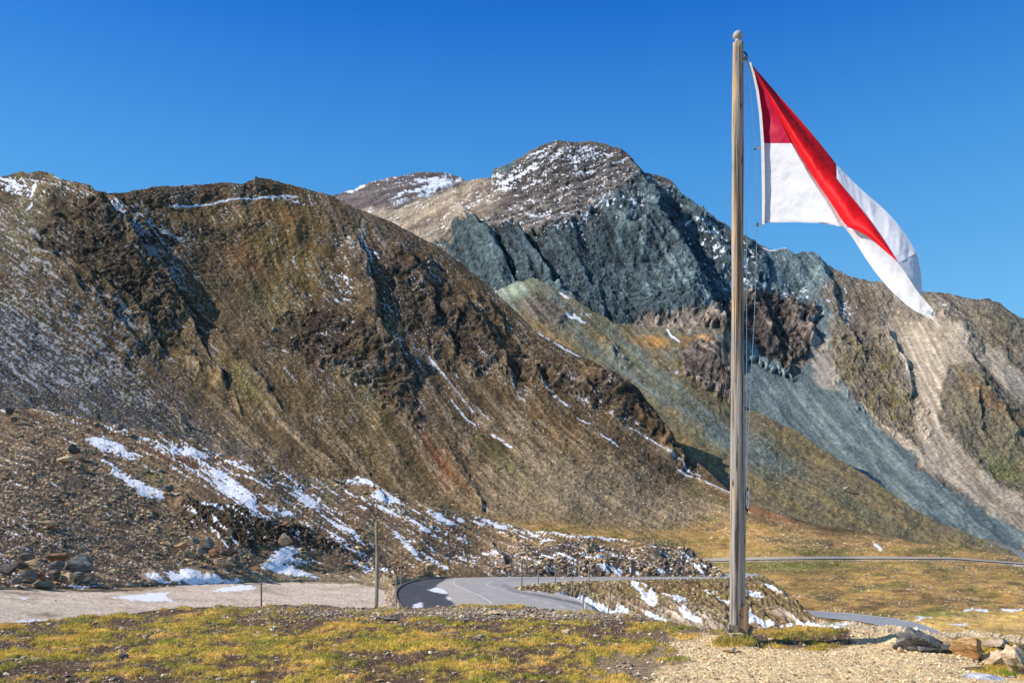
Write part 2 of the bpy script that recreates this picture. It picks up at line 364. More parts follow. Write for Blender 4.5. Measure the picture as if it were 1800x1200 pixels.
for pts, wl, wr, am in [([(1128, 345), (1150, 395), (1195, 465), (1235, 530), (1262, 590)], 110, 7, 32), ([(1225, 385), (1255, 425), (1278, 470)], 45, 7, 18), ([(835, 392), (870, 430), (890, 470)], 60, 9, 24),
                        ([(925, 425), (955, 475), (985, 520), (1010, 555)], 60, 8, 24), ([(1395, 530), (1408, 570), (1428, 590)], 30, 6, 10), ([(1330, 530), (1350, 580), (1358, 610)], 30, 8, 10),
                        ([(1020, 470), (1045, 510), (1060, 560)], 40, 7, 9), ([(1560, 590), (1590, 640), (1600, 690)], 40, 6, 9), ([(1190, 318), (1202, 345), (1240, 372), (1290, 410)], 20, 10, 6),
                        ([(980, 560), (1000, 590)], 20, 5, 8), ([(1600, 505), (1700, 600), (1720, 690)], 90, 30, 8), ([(1440, 450), (1470, 560), (1500, 610)], 50, 14, 10), ([(1740, 690), (1790, 760)], 40, 10, 6)]:
    S2.disp += spine(wx, wy, pts, wl, wr, am)
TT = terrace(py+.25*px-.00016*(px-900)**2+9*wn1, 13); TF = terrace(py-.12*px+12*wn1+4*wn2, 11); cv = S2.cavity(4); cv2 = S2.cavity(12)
# colour
col = np.zeros(px.shape+(3,))+A(120, 108, 92)
col = mixc(col, A(150, 134, 112), ell(px, py, 1650, 570, 160, 50, 20))
col = mixc(col, A(98, 84, 66), .7*ell(px, py, 1520, 540, 60, 30, 50)); col = mixc(col, A(110, 98, 70), .6*ell(px, py, 1760, 590, 60, 25, 35))
ul = poly(wx+8*wn2, wy, [(560, 360), (860, 300), (890, 320), (880, 350), (820, 405), (770, 440), (560, 520)], 18)
col = mixc(col, A(146, 130, 112), ul); col = mixc(col, A(120, 100, 88), ul*sstep(.1, 1.1, a3+.3*a2)*.8)
col = mixc(col, A(172, 150, 122), .6*ul*ell(px, py, 760, 370, 60, 8, -28))
col = mixc(col, A(98, 89, 82), top); col = mixc(col, A(132, 120, 110), top*sstep(.2, 1, str_)*.8)
col = mixc(col, A(78, 104, 108), .9*ell(px, py, 890, 293, 22, 9, -30)); edge_ = ell(wx, wy, 960, 398, 130, 22, 0)+ell(wx, wy, 1110, 345, 60, 20, -15)
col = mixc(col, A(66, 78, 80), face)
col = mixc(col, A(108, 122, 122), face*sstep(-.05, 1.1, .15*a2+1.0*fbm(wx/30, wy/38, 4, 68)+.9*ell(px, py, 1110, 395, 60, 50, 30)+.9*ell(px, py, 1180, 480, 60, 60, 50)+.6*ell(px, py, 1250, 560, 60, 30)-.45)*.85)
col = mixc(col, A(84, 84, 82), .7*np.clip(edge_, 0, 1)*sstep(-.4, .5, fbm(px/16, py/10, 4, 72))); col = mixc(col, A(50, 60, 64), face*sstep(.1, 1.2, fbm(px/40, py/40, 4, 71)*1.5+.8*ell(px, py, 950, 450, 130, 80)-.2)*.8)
col = mixc(col, A(98, 118, 120), .8*poly(wx, wy, [(1340, 430), (1440, 445), (1470, 490), (1440, 520), (1460, 570), (1430, 560), (1370, 530), (1330, 520)], 10))
col = mixc(col, A(78, 69, 60), crg); col = mixc(col, A(124, 108, 94), crg*sstep(.2, .8, .9*ell(px, py, 1400, 585, 25, 35)+.7*ell(px, py, 1240, 590, 30, 14)+.35*a2))
col = mixc(col, A(142, 126, 110), .85*poly(wx, wy, [(1125, 572), (1150, 560), (1200, 562), (1215, 575), (1290, 580), (1290, 600), (1200, 592), (1130, 585)], 4))
col = mixc(col, A(98, 88, 66), crg2*.42); col = mixc(col, A(116, 104, 62), crg2*sstep(.1, .8, fbm(px/20, py/20, 3, 73)+.5*ell(px, py, 1480, 660, 30, 40)))
gr = np.maximum(blob(wx, wy, [(1650, 690), (1690, 640), (1760, 690), (1860, 760), (1960, 900), (1960, 940), (1820, 880), (1740, 830), (1690, 770)], 1.1, 44, 30), .8*ell(px, py, 1740, 560, 50, 12, 20))
col = mixc(col, A(128, 116, 78), gr*.5); col = mixc(col, A(104, 97, 80), gr*sstep(0, .9, fbm(px/26, py/30, 4, 75)*1.3)); col = mixc(col, A(146, 108, 68), gr*.6*ell(px, py, 1740, 705, 90, 16, 38)); col = mixc(col, A(112, 112, 60), gr*.7*ell(px, py, 1760, 830, 60, 30, 35))
col = mixc(col, A(166, 148, 124), tan*.95); col = mixc(col, A(182, 166, 144), tan*sstep(.2, 1.4, a2)*.5); col = mixc(col, A(130, 112, 90), tan*sstep(.3, 1.4, -a3)*.6)
col = mixc(col, A(98, 108, 104), scree); col = mixc(col, A(116, 127, 123), scree*sstep(0, 1.6, .6*a3+.5*a2)*.6); col = mixc(col, A(76, 87, 88), scree*sstep(.2, 1.4, -a3+.5*ell(px, py, 1420, 760, 130, 20, 42))*.7)
col = mixc(col, A(118, 126, 122), .7*line(wx, wy, [(1380, 665), (1440, 720), (1490, 770), (1530, 800), (1560, 840), (1600, 880), (1680, 915)], 5, 6)*scree)
col = mixc(col, A(150, 135, 118), scree*.8*poly(wx, wy, [(1405, 615), (1425, 590), (1455, 600), (1470, 650), (1480, 690), (1450, 680)], 6))
brt = (1+.16*cv+.12*cv2)*(1+top*(1.3*TT-.35))*(1+face*(.9*TF-.22)*(1-scree))+.24*a1*(1-.6*np.maximum(tan, scree))+.09*a2+.16*fbm(px/9, py/9, 4, 77, .7); col *= np.clip(brt, .3, 1.9)[..., None]  # cavity terms darken hollows and lighten crests: occlusion shade and weathering in the colour
S2.disp = S2.disp*(.35+.65*sstep(0, 22, S2.py-S2.py[:1]))
D = -2.35+0*px
D += 1.2*top*(1+.25*ell(px, py, 1000, 280, 90, 28, -15))+1.0*ul+.7*ell(px, py, 1000, 262, 50, 14)+1.2*ell(px, py, 860, 335, 100, 14, -30)+.45*face+1.5*ell(px, py, 1110, 380, 45, 25)+1.6*ell(px, py, 1290, 480, 70, 70, 45)+1.4*ell(px, py, 1230, 400, 50, 20, 40)
D += 1.9*ell(px, py, 1400, 520, 60, 50, 40)+2.0*ell(px, py, 1485, 555, 35, 60, -20)+1.3*ell(px, py, 1550, 540, 50, 30, 40)+1.6*ell(px, py, 1660, 545, 40, 12, 15)+1.2*ell(px, py, 1700, 600, 90, 30, 30)+1.4*ell(px, py, 1430, 600, 8, 50, 20)
D += 1.1*ell(px, py, 1350, 665, 50, 14, 40)+.6*ell(px, py, 1400, 680, 60, 20, 50)+1.4*ell(px, py, 880, 520, 40, 20)+.8*ell(px, py, 1500, 500, 60, 15)-1.2*crg-1.4*crg2-1.0*tan
wn = np.where(top+ul > .5, .2*a2+.75*a1+1.5*fbm(px/9, py/5, 5, 78, .7), .45*a1+1.3*fbm(px/10, py/7, 4, 79))
col *= (1-.10*(1-np.maximum(tan, scree)))[..., None]
sn = sstep(.0, .45, wn+D-.22*cv-.15*cv2+.5*top*(TT < .12)+.5*face*(TF < .08))
sn = np.maximum(sn, line(wx*.5+px*.5, wy*.5+py*.5, [(1340, 433), (1358, 441), (1382, 438)], 1.6)*.9)
for p in ([(1075, 295), (1090, 288), (1102, 282)], [(1045, 275), (1040, 262)], [(925, 378), (945, 383), (965, 376)], [(985, 378), (1010, 385)], [(1060, 268), (1075, 276)], [(1500, 725), (1390, 640)]):
    sn = np.maximum(sn, .8*line(wx*.4+px*.6, wy*.4+py*.6, p[:], 1.3)) if p[0][0] != 1500 else sn
col = mixc(col, SNOW*.95, sn*.9)
S2.up += 0
mmain = terrain_mat('mountain_rock', 3.2, .36, .8)
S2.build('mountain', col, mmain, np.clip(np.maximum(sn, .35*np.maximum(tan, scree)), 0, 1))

# ================================================================== green and grey spur in front of it
S3 = Sheet([(780, 560), (868, 511), (890, 500), (911, 493), (938, 490), (962, 499), (1008, 525), (1039, 546), (1078, 568), (1106, 573), (1144, 573), (1183, 577), (1207, 588), (1253, 590), (1264, 606), (1266, 640),
            (1275, 668), (1287, 697), (1318, 715), (1353, 734), (1392, 754), (1431, 777), (1450, 793), (1489, 816), (1528, 840), (1563, 865), (1606, 896), (1644, 912), (1703, 939), (1761, 955), (1800, 966), (1940, 1000)],
           [(780, 600), (1000, 680), (1150, 780), (1250, 880), (1400, 960), (1600, 1000), (1940, 1030)], 780, 1920, 760, 300,
           [(780, 560, 1100), (911, 494, 1080), (1000, 560, 980), (1106, 573, 1000), (1250, 595, 960), (1283, 695, 860), (1450, 793, 760), (1563, 865, 660), (1800, 966, 540), (1920, 990, 520), (1000, 660, 850), (1150, 700, 800),
            (1200, 790, 680), (1300, 850, 600), (1400, 930, 500), (1600, 985, 480), (1900, 1020, 450)], 1.3, 15, 10)
px, py = S3.px, S3.py; wn1 = fbm(px/26, py/26, 4, 81); wn2 = fbm(px/26, py/26, 4, 85); wx = px+8*wn1; wy = py+8*wn2
l1, l2, l3 = streaks([(900, 520, 55), (980, 560, 42), (1060, 620, 42), (1150, 660, 40), (1200, 600, 45), (1250, 760, 36), (1350, 800, 34), (1450, 850, 33), (1600, 920, 30), (1750, 970, 18)])
a1, a2, a3 = sample(l1, px, py), sample(l2, px, py), sample(l3, px, py)
cr = blob(wx, wy, [(1195, 620), (1215, 600), (1250, 612), (1262, 600), (1275, 660), (1290, 700), (1280, 705), (1262, 695), (1210, 665), (1200, 640)], .8, 9)
cr = np.maximum(cr, .7*poly(wx, wy, [(905, 530), (940, 515), (1000, 545), (985, 575), (930, 560)], 7))
rg2 = ridged(wx/20, wy/22, 4, 87)
S3.disp += 4*fbm(px/90, py/90, 3, 89)+.5*a3+.12*a2+.05*a1-1.8*np.abs(fbm(px/22, py/18, 4, 88))+cr*(4+2*(rg2-.3)+3*terrace(py+.2*px+8*wn1, 12)+2*terrace(px+.2*py+8*wn2, 15))+spine(wx, wy, [(1070, 605), (1085, 625), (1100, 632)], 18, 5, 5)+spine(wx, wy, [(1250, 605), (1262, 650), (1285, 700)], 40, 10, 10)
col = np.zeros(px.shape+(3,))+A(104, 90, 66)
col = mixc(col, A(116, 100, 62), sstep(-.3, .9, a3)*.8)
gs = np.maximum(poly(wx, wy, [(780, 500), (940, 480), (975, 510), (1040, 560), (1080, 575), (1140, 625), (1200, 680), (1260, 740), (1300, 780), (1290, 800), (1180, 720), (1060, 640), (1000, 590), (950, 560), (900, 545), (780, 570)], 10),
                .7*poly(wx, wy, [(1120, 572), (1210, 580), (1190, 600), (1150, 600), (1110, 585)], 5))
gs = np.maximum(gs, .8*poly(wx, wy, [(1150, 600), (1190, 610), (1215, 640), (1190, 640), (1150, 615)], 5))
col = mixc(col, A(88, 98, 92), gs*(.7+.2*np.clip(a2, -1, 1))); col = mixc(col, A(140, 150, 128), .9*ell(px, py, 905, 507, 30, 14, -10)); col = mixc(col, A(86, 98, 92), .8*poly(wx, wy, [(1250, 720), (1330, 760), (1420, 830), (1330, 830), (1240, 760)], 20))
col = mixc(col, A(168, 116, 50), .9*ell(px, py, 1150, 600, 28, 12, 5)); col = mixc(col, A(176, 122, 82), .95*ell(px, py, 1228, 606, 28, 13, 10)); col = mixc(col, A(140, 108, 52), .6*ell(px, py, 1050, 590, 40, 12, 35)); col = mixc(col, A(148, 112, 66), .6*ell(px, py, 985, 610, 40, 22, 30))
col = mixc(col, A(88, 78, 62), .7*sstep(.2, 1, fbm(px/30, py/22, 4, 91)*1.4)*ell(px, py, 1460, 870, 150, 30, 34))
col = mixc(col, A(100, 96, 66), .6*sstep(0, 1.2, -a3))
col = mixc(col, A(84, 72, 62), cr); col = mixc(col, A(116, 103, 90), cr*sstep(.2, 1.1, .7*a2+.9*ell(px, py, 1225, 622, 30, 12)))
cv = S3.cavity(4)
col *= np.clip((1+.12*a1+.08*a2+.2*fbm(px/8, py/8, 4, 93, .75))*(1+.16*cv), .4, 1.8)[..., None]  # hollows darker, crests lighter: painted occlusion shade mixed with weathering
D = -2.5+2.2*ell(px, py, 1180, 650, 60, 14, 42)+2.4*ell(px, py, 1030, 555, 35, 8, 12)+2.3*ell(px, py, 1090, 625, 40, 10, 55)+1.7*ell(px, py, 1180, 588, 60, 5, 3)+1.5*ell(px, py, 1010, 590, 60, 14, 30)+1.0*ell(px, py, 1130, 690, 70, 20, 40)
sn = sstep(0, .4, .5*a1+.9*fbm(px/12, py/8, 4, 95)+D)
for p in ([(995, 552), (1020, 560)], [(985, 513), (998, 525)], [(1172, 580), (1193, 600)], [(1010, 551), (1022, 566), (1030, 568)]): sn = np.maximum(sn, line(wx*.4+px*.6, wy*.4+py*.6, p, 1.7))
speck_ = (perlin(px/3.1, py/2.6, 97) > .62)*(.35+.4*ell(px, py, 1400, 860, 180, 70, 33)); col = mixc(col, A(190, 175, 150), speck_)
col = mixc(col, SNOW*.95, sn*.92)
S3.build('hillside', col, terrain_mat('spur_ground', 2.2, .32, .6), np.maximum(sn, .3*(1-cr))); S3.o.name = 'hillside_spur'
# ================================================================== brown hill running down into the meadow
def road_plane(px, py): return 8.0*F/(np.asarray(py, float)-HY)
low_road_u = [(1400, 1071), (1427, 1073), (1489, 1076.5), (1567, 1085), (1617, 1095), (1650, 1107), (1670, 1125)]
low_road_l = [(1400, 1080), (1442, 1084.5), (1508, 1091), (1545, 1098), (1570, 1106), (1590, 1116), (1600, 1132)]
up_road_u = [(1225, 983), (1240, 981), (1333, 978.5), (1450, 977.2), (1567, 977.5), (1683, 979.5), (1740, 984), (1800, 988), (1900, 995)]
up_road_l = [(1225, 988), (1240, 986), (1333, 983.0), (1450, 981.5), (1567, 981), (1683, 982), (1740, 986.5), (1800, 990.5), (1900, 997.5)]
far_road_u = [(1735, 951), (1750, 953.5), (1775, 960), (1800, 971), (1830, 990)]
far_road_l = [(1735, 952.5), (1750, 956.5), (1772, 964), (1790, 975), (1808, 996)]
S4 = Sheet([(-160, 320), (0, 311), (20, 306), (39, 302), (50, 306), (70, 302), (101, 313), (128, 319), (159, 326), (169, 337), (190, 342), (220, 339), (272, 328), (334, 325), (389, 322), (428, 324), (434, 319), (445, 317),
            (449, 313), (463, 313), (470, 314), (502, 321), (537, 330), (583, 344), (600, 354), (639, 371), (689, 391), (732, 414), (767, 433), (818, 468), (853, 499), (896, 538), (942, 583), (989, 606), (1028, 626),
            (1086, 655), (1123, 680), (1158, 734), (1178, 762), (1205, 797), (1236, 820), (1283, 864), (1333, 889), (1380, 908), (1450, 924), (1508, 931), (1606, 951), (1683, 962), (1761, 972), (1800, 980), (1940, 990)],
           [(-160, 790), (300, 840), (600, 900), (800, 950), (1000, 990), (1240, 1040), (1300, 1110), (1940, 1150)], -150, 1930, 1260, 640,
           [(-150, 320, 720), (0, 311, 700), (190, 342, 660), (460, 313, 760), (700, 396, 780), (900, 540, 730), (1100, 665, 660), (1205, 797, 590), (300, 600, 570), (100, 600, 520), (600, 700, 540), (900, 800, 520), (-100, 600, 500),
            (0, 720, 420), (300, 780, 430), (600, 870, 410), (1000, 930, 400), (1300, 935, 430), (1283, 864, 520), (1450, 924, 450), (1800, 980, 400), (1500, 980, 365), (1250, 984, 370), (1750, 985, 360), (1400, 1030, 240),
            (1500, 1085, 176), (1700, 1090, 172), (1300, 1080, 190), (1900, 1090, 172), (1800, 1140, 140), (1400, 1120, 150), (1600, 1035, 235), (1800, 1035, 235)], 1.5, 25, 13)
px, py = S4.px, S4.py; wn1 = fbm(px/34, py/34, 4, 101); wn2 = fbm(px/34, py/34, 4, 105); wx = px+9*wn1; wy = py+9*wn2
l1, l2, l3 = streaks([(-50, 450, 38), (60, 620, 37), (150, 700, 37), (50, 340, 30), (200, 500, 42), (350, 420, 50), (300, 640, 40), (430, 400, 65), (520, 430, 82), (620, 450, 72), (500, 620, 55), (600, 560, 25), (600, 700, 50),
                      (720, 640, 62), (720, 460, 45), (850, 550, 42), (900, 700, 52), (700, 800, 58), (560, 800, 45), (950, 800, 45), (1000, 620, 36), (1100, 760, 40), (1150, 860, 35), (1000, 900, 25), (1300, 920, 20),
                      (1400, 1000, 2), (1500, 970, 3), (1600, 1050, 8), (1800, 1090, 0), (1700, 1000, 5), (1300, 1000, 175)])
a1, a2, a3 = sample(l1, px, py), sample(l2, px, py), sample(l3, px, py)
mead = sstep(-14, 14, py-curve([(-160, 2000), (700, 900), (900, 915), (1150, 930), (1283, 905), (1450, 936), (1940, 985)])(px)+5*wn1)
crags = [[(110, 350), (180, 375), (240, 420), (300, 480), (335, 560), (290, 575), (220, 520), (150, 470), (95, 440), (60, 400)],
         [(215, 345), (270, 326), (335, 322), (420, 322), (430, 335), (370, 345), (350, 362), (300, 358), (250, 350)],
         [(470, 560), (530, 545), (600, 560), (650, 570), (670, 600), (720, 640), (725, 680), (735, 735), (700, 730), (650, 670), (600, 650), (530, 625), (480, 600)],
         [(672, 450), (700, 438), (730, 450), (760, 490), (860, 545), (890, 590), (930, 640), (1030, 660), (1070, 665), (1120, 690), (1160, 740), (1200, 800), (1160, 775), (1100, 745), (1060, 710), (990, 690), (940, 670), (880, 655), (780, 640), (760, 600), (700, 560), (690, 500)],
         [(430, 318), (448, 308), (475, 312), (500, 325), (480, 332), (440, 332)],
         [(150, 470), (220, 520), (300, 580), (340, 640), (400, 660), (360, 640), (290, 600), (200, 560)],
         [(420, 402), (450, 398), (445, 412), (425, 415)], [(350, 400), (390, 398), (385, 412), (352, 412)], [(600, 600), (640, 610), (640, 640), (610, 640)],
         [(160, 325), (190, 340), (215, 350), (280, 400), (300, 440), (250, 420), (200, 380)]]
amps = [7, 5, 7, 6, 5, 5, 4, 4, 4, 4]
cr = np.zeros(px.shape, np.float32); rg = ridged(wx/50, wy/55, 5, 111); rg2 = ridged(wx/20+wy/60, wy/10-wx/90, 4, 115)
st = fbm((px-.15*py)/46, (py+.15*px+5*wn1)/6.5, 3, 117)
bil = .45-np.abs(fbm(wx/48, wy/44, 5, 122, .58)); bil2 = .45-np.abs(fbm(wx/14, wy/10, 4, 124, .6))
S4.disp += (7.5*fbm(px/150, py/150, 3, 121)+.6*a3+.14*a2+.06*a1+1.8*(rg-.4)+1.9*bil+.9*bil2+.7*fbm(px/7, py/6, 3, 126))*(1-mead*.9)
for pts, am in zip(crags, amps):
    m = blob(wx, wy, pts, 1.0, 20, 22, int(am)); mm = m*(.35+.65*sstep(-.35, .35, fbm(wx/30, wy/16, 4, 160+int(am)))); S4.disp += mm*am*(.35+.25*(rg2-.35)+.3*bil2+.3*bil+.08*st+.5*terrace(py+.13*px+9*wn1+2*wn2, 12.0)+.12*terrace(px-.3*py+10*wn2, 19)); cr = np.maximum(cr, mm)
for pts, wl, wr, am in [([(115, 325), (150, 350), (205, 385), (245, 440), (295, 500), (330, 560)], 110, 9, 21), ([(150, 480), (205, 520), (240, 560), (262, 590)], 60, 7, 12), ([(640, 465), (652, 515), (660, 565), (688, 610)], 60, 6, 17), ([(650, 600), (690, 615), (712, 650)], 60, 8, 10),
                        ([(540, 620), (640, 625), (700, 620)], 8, 30, -6), ([(1055, 655), (1105, 685), (1160, 735), (1188, 788)], 60, 7, 11), ([(1120, 720), (1180, 795), (1215, 820)], 12, 6, 6), ([(700, 436), (722, 458), (748, 482)], 30, 7, 9), ([(748, 500), (762, 550)], 26, 6, 8),
                        ([(820, 545), (865, 590), (893, 650)], 45, 7, 9), ([(785, 545), (800, 572)], 20, 5, 8), ([(900, 632), (930, 640), (949, 664)], 34, 6, 11), ([(960, 640), (1000, 650), (1023, 672)], 36, 6, 10), ([(1070, 650), (1093, 680)], 20, 6, 8), ([(840, 530), (880, 570)], 24, 5, 7),
                        ([(345, 640), (376, 650), (390, 668)], 30, 5, 11), ([(785, 590), (800, 620)], 18, 5, 7), ([(310, 720), (330, 745)], 14, 4, 5), ([(800, 800), (815, 850), (840, 880)], 40, 12, 5), ([(560, 470), (600, 540)], 60, 60, 3), ([(60, 330), (100, 350)], 20, 5, 5), ([(410, 690), (425, 720)], 12, 4, 4),
                        ([(180, 340), (215, 360), (260, 400)], 20, 8, 6), ([(60, 430), (110, 470), (150, 520), (230, 600)], 50, 10, 9), ([(350, 560), (420, 640), (480, 700)], 50, 14, 6), ([(560, 800), (600, 830)], 30, 12, 4)]:
    S4.disp += spine(wx, wy, pts, wl, wr, am)
# meadow: low swells instead
S4.up += mead*(3.0*fbm(px/120, py/18, 3, 125)+.9*fbm(px/30, py/6, 3, 127))
S4.up += mead*10*ell(px, py, 1500, 1010, 260, 14, 3)*0
roadm = np.zeros(px.shape, np.float32)
for u, l in ((low_road_u, low_road_l), (up_road_u, up_road_l), (far_road_u, far_road_l)):
    e = 2.5; roadm = np.maximum(roadm, poly(px, py, [(x, y-e) for x, y in u]+[(x, y+e) for x, y in l[::-1]], 3))
S4.disp *= 1-roadm; S4.up *= 1-roadm; S4.up -= roadm*1.6
col = np.zeros(px.shape+(3,))+A(98, 78, 52)
col = mixc(col, A(76, 61, 45), sstep(-.2, 1, fbm(px/110, py/90, 4, 131)*1.2)*.7)
col = mixc(col, A(128, 104, 60), ell(px, py, 330, 640, 200, 50, 42)*.5+.6*ell(px, py, 980, 900, 300, 40, 12))
cv = S4.cavity(4); cv2 = S4.cavity(12)
# wet grassy tongues
for cx, cy, rx, ry, an, c, k in [(500, 420, 60, 60, 60, (124, 96, 48), .9), (540, 470, 40, 40, 60, (120, 94, 48), .8), (430, 455, 40, 18, 30, (132, 92, 58), .75), (500, 380, 70, 20, 10, (128, 92, 46), .8), (480, 540, 40, 30, 40, (130, 112, 62), .6),
                                 (780, 810, 60, 20, 55, (138, 84, 46), .8), (900, 825, 60, 14, 40, (100, 96, 44), .9), (660, 760, 60, 40, 50, (104, 88, 48), .5), (1000, 780, 120, 20, 42, (128, 96, 52), .6), (1240, 870, 50, 9, 28, (96, 90, 48), .9),
                                 (640, 690, 60, 16, 55, (112, 98, 50), .6), (440, 690, 60, 12, 45, (108, 100, 46), .6), (560, 730, 80, 20, 50, (118, 88, 46), .6), (1150, 760, 50, 10, 40, (134, 100, 56), .6), (700, 700, 30, 60, 70, (124, 100, 66), .5),
                                 (900, 600, 60, 14, 40, (128, 96, 54), .6), (1360, 905, 80, 7, 22, (160, 112, 66), .7), (100, 350, 60, 30, 20, (104, 92, 62), .7), (30, 400, 60, 60, 0, (104, 100, 78), .6), (350, 380, 80, 14, 5, (118, 92, 50), .5)]:
    col = mixc(col, A(*c), k*ell(wx, wy, cx, cy, rx*1.2, ry*1.2, an))
col = mixc(col, A(72, 78, 82), .9*poly(wx, wy, [(-160, 440), (0, 520), (110, 600), (230, 680), (330, 740), (440, 800), (300, 800), (-160, 760)], 22)*(.75+.3*np.clip(a2, -1, 1)))
col = mixc(col, A(78, 77, 74), .7*poly(wx, wy, [(-160, 330), (0, 440), (120, 500), (330, 650), (450, 760), (520, 830), (400, 800), (230, 680), (110, 600), (-160, 440)], 26)*sstep(-.6, .8, a2))
col = mixc(col, A(88, 80, 54), .8*line(wx, wy, [(0, 530), (60, 545), (130, 620), (220, 690), (330, 760)], 9, 14)*sstep(-.5, .6, a2))
col = mixc(col, A(140, 117, 88), sstep(.15, 1.7, .8*a3+.4*a2+.5*a1+.8*poly(px, py, [(700, 740), (900, 700), (1283, 880), (1350, 930), (1000, 920), (860, 890)], 40))*.65*sstep(560, 700, py+.25*px-180)*(1-mead))
col = mixc(col, A(116, 96, 68), .6*line(wx, wy, [(690, 590), (720, 660), (750, 740), (800, 820)], 11, 12))
tal = poly(wx, wy, [(850, 830), (960, 790), (1060, 820), (1190, 860), (1300, 905), (1330, 930), (1150, 935), (960, 920), (850, 895)], 45)
col = mixc(col, A(164, 142, 108), tal*(.3+.4*sstep(-.5, .8, fbm(px/5, py/4, 2, 133))))
col = mixc(col, A(146, 134, 118), .5*ell(wx, wy, 640, 400, 70, 22, 25)*sstep(-.3, .6, a1+a2)+.45*ell(wx, wy, 660, 440, 60, 30, 60)*sstep(0, .8, a1))
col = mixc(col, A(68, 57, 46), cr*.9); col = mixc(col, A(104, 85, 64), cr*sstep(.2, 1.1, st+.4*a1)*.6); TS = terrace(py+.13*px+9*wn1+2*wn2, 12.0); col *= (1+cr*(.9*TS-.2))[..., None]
# meadow colours
mc = np.zeros(px.shape+(3,))+A(148, 116, 60)
q = fbm(px/80, py/16, 4, 135); mc = mixc(mc, A(104, 92, 44), sstep(-.1, .6, q)); mc = mixc(mc, A(160, 122, 70), sstep(.1, 1.0, fbm(px/60, py/9, 4, 137)+.8*ell(px, py, 1450, 945, 250, 12, 4)))
mc = mixc(mc, A(98, 76, 48), sstep(.0, .8, fbm(px/46, py/14, 4, 139)+.5*ell(px, py, 1560, 1060, 180, 16, 4))*.8); mc = mixc(mc, A(96, 94, 42), .95*ell(px, py, 1360, 993, 200, 11, 1)+.6*ell(px, py, 1150, 965, 90, 12, 4)+.7*ell(px, py, 1450, 968, 140, 6))
mc = mixc(mc, A(204, 164, 84), .95*poly(px, py, [(1580, 1092), (1640, 1078), (1940, 1072), (1940, 1150), (1640, 1150)], 5)*(.7+.3*q)); mc = mixc(mc, A(122, 120, 44), .9*ell(px, py, 1660, 1079, 80, 3.5, -1)); mc = mixc(mc, A(140, 112, 66), .8*ell(px, py, 1800, 1110, 120, 6, 0))
mc = mixc(mc, A(196, 176, 138), sstep(.25, .6, perlin(px/4.2, py/2.4, 141))*sstep(-.2, .8, fbm(px/50, py/16, 3, 143)+.9*ell(px, py, 1200, 920, 300, 14, 8))*.75)
mc = mixc(mc, A(100, 90, 80), sstep(.3, .6, perlin(px/5, py/3, 145))*ell(px, py, 1400, 955, 90, 8)*.8)
mc = mixc(mc, A(134, 122, 106), .9*line(px, py, up_road_l, 2.5, 3))
col = col*(1-mead[..., None])+mc*mead[..., None]
col *= np.clip((1+.15*a1*(1+.6*(px < 500))+.07*a2+.24*fbm(px/9, py/7, 5, 147, .8))*(1+(.16*cv+.12*cv2)*(1-mead)), .35, 1.9)[..., None]  # off the meadow, hollows get painted ambient shade along with weathering
S4.disp = S4.disp*(.3+.7*sstep(0, 26, S4.py-S4.py[:1]))
col *= (1-.24*(1-mead)-.10*(1-mead)*sstep(420, 200, px)*sstep(330, 420, py))[..., None]
# small pale stones everywhere, then snow
col = mixc(col, A(168, 148, 118), sstep(.36, .56, perlin(px/3.0, py/2.6, 149))*(1-.8*cr)*.7*sstep(-.6, .4, fbm(px/60, py/60, 3, 151)))
D = -2.32+0*px
for cx, cy, rx, ry, an, k in [(40, 420, 130, 60, 20, 1.5), (100, 560, 170, 90, 38, 1.75), (30, 640, 190, 90, 36, 1.9), (150, 640, 160, 40, 38, 1.0), (250, 690, 160, 40, 36, 1.5), (250, 430, 70, 50, 45, 2.0), (200, 370, 60, 16, 25, 2.2), (300, 470, 60, 30, 50, 1.9), (230, 570, 90, 30, 42, 1.6),
                              (330, 420, 80, 30, 30, 1.5), (440, 410, 90, 30, 20, .9), (500, 460, 120, 60, 40, .6), (640, 440, 60, 40, 50, 1.6), (600, 490, 60, 50, 50, 1.3), (620, 590, 80, 30, 20, 1.4), (560, 640, 80, 20, 20, .9), (720, 600, 80, 60, 50, 1.0), (400, 560, 120, 80, 45, .8),
                              (1100, 740, 60, 18, 40, 1.6), (800, 520, 80, 30, 40, 1.1), (1010, 690, 60, 16, 30, 1.3), (520, 350, 60, 10, 5, 1.7), (60, 330, 90, 14, 15, 2.3), (40, 345, 60, 10, 20, 1.8), (420, 345, 100, 8, 5, 1.0), (260, 400, 60, 16, 30, 1.2), (640, 720, 50, 50, 60, .7),
                              (440, 780, 120, 30, 30, .9), (350, 600, 120, 40, 44, 1.1)]:
    D += k*ell(px, py, cx, cy, rx, ry, an)
D -= 1.0*cr*sstep(400, 500, px)
nz = .8*a1+.25*a2+1.4*fbm(px/7, py/5, 4, 153)
sn = sstep(.0, .45, (nz-.15*cv-.1*cv2+np.minimum(D, -.15)))*(1-mead*.6)
sn = np.maximum(sn, .75*sstep(.46, .64, perlin(px/2.7, py/2.2, 158)+.22*a1)*sstep(-.35, .5, fbm(px/55, py/45, 3, 159)+.25*ell(px, py, 220, 470, 260, 160, 30)+.3*ell(px, py, 680, 520, 160, 120, 40)-.15)*(px < 1100)*(py < 760))
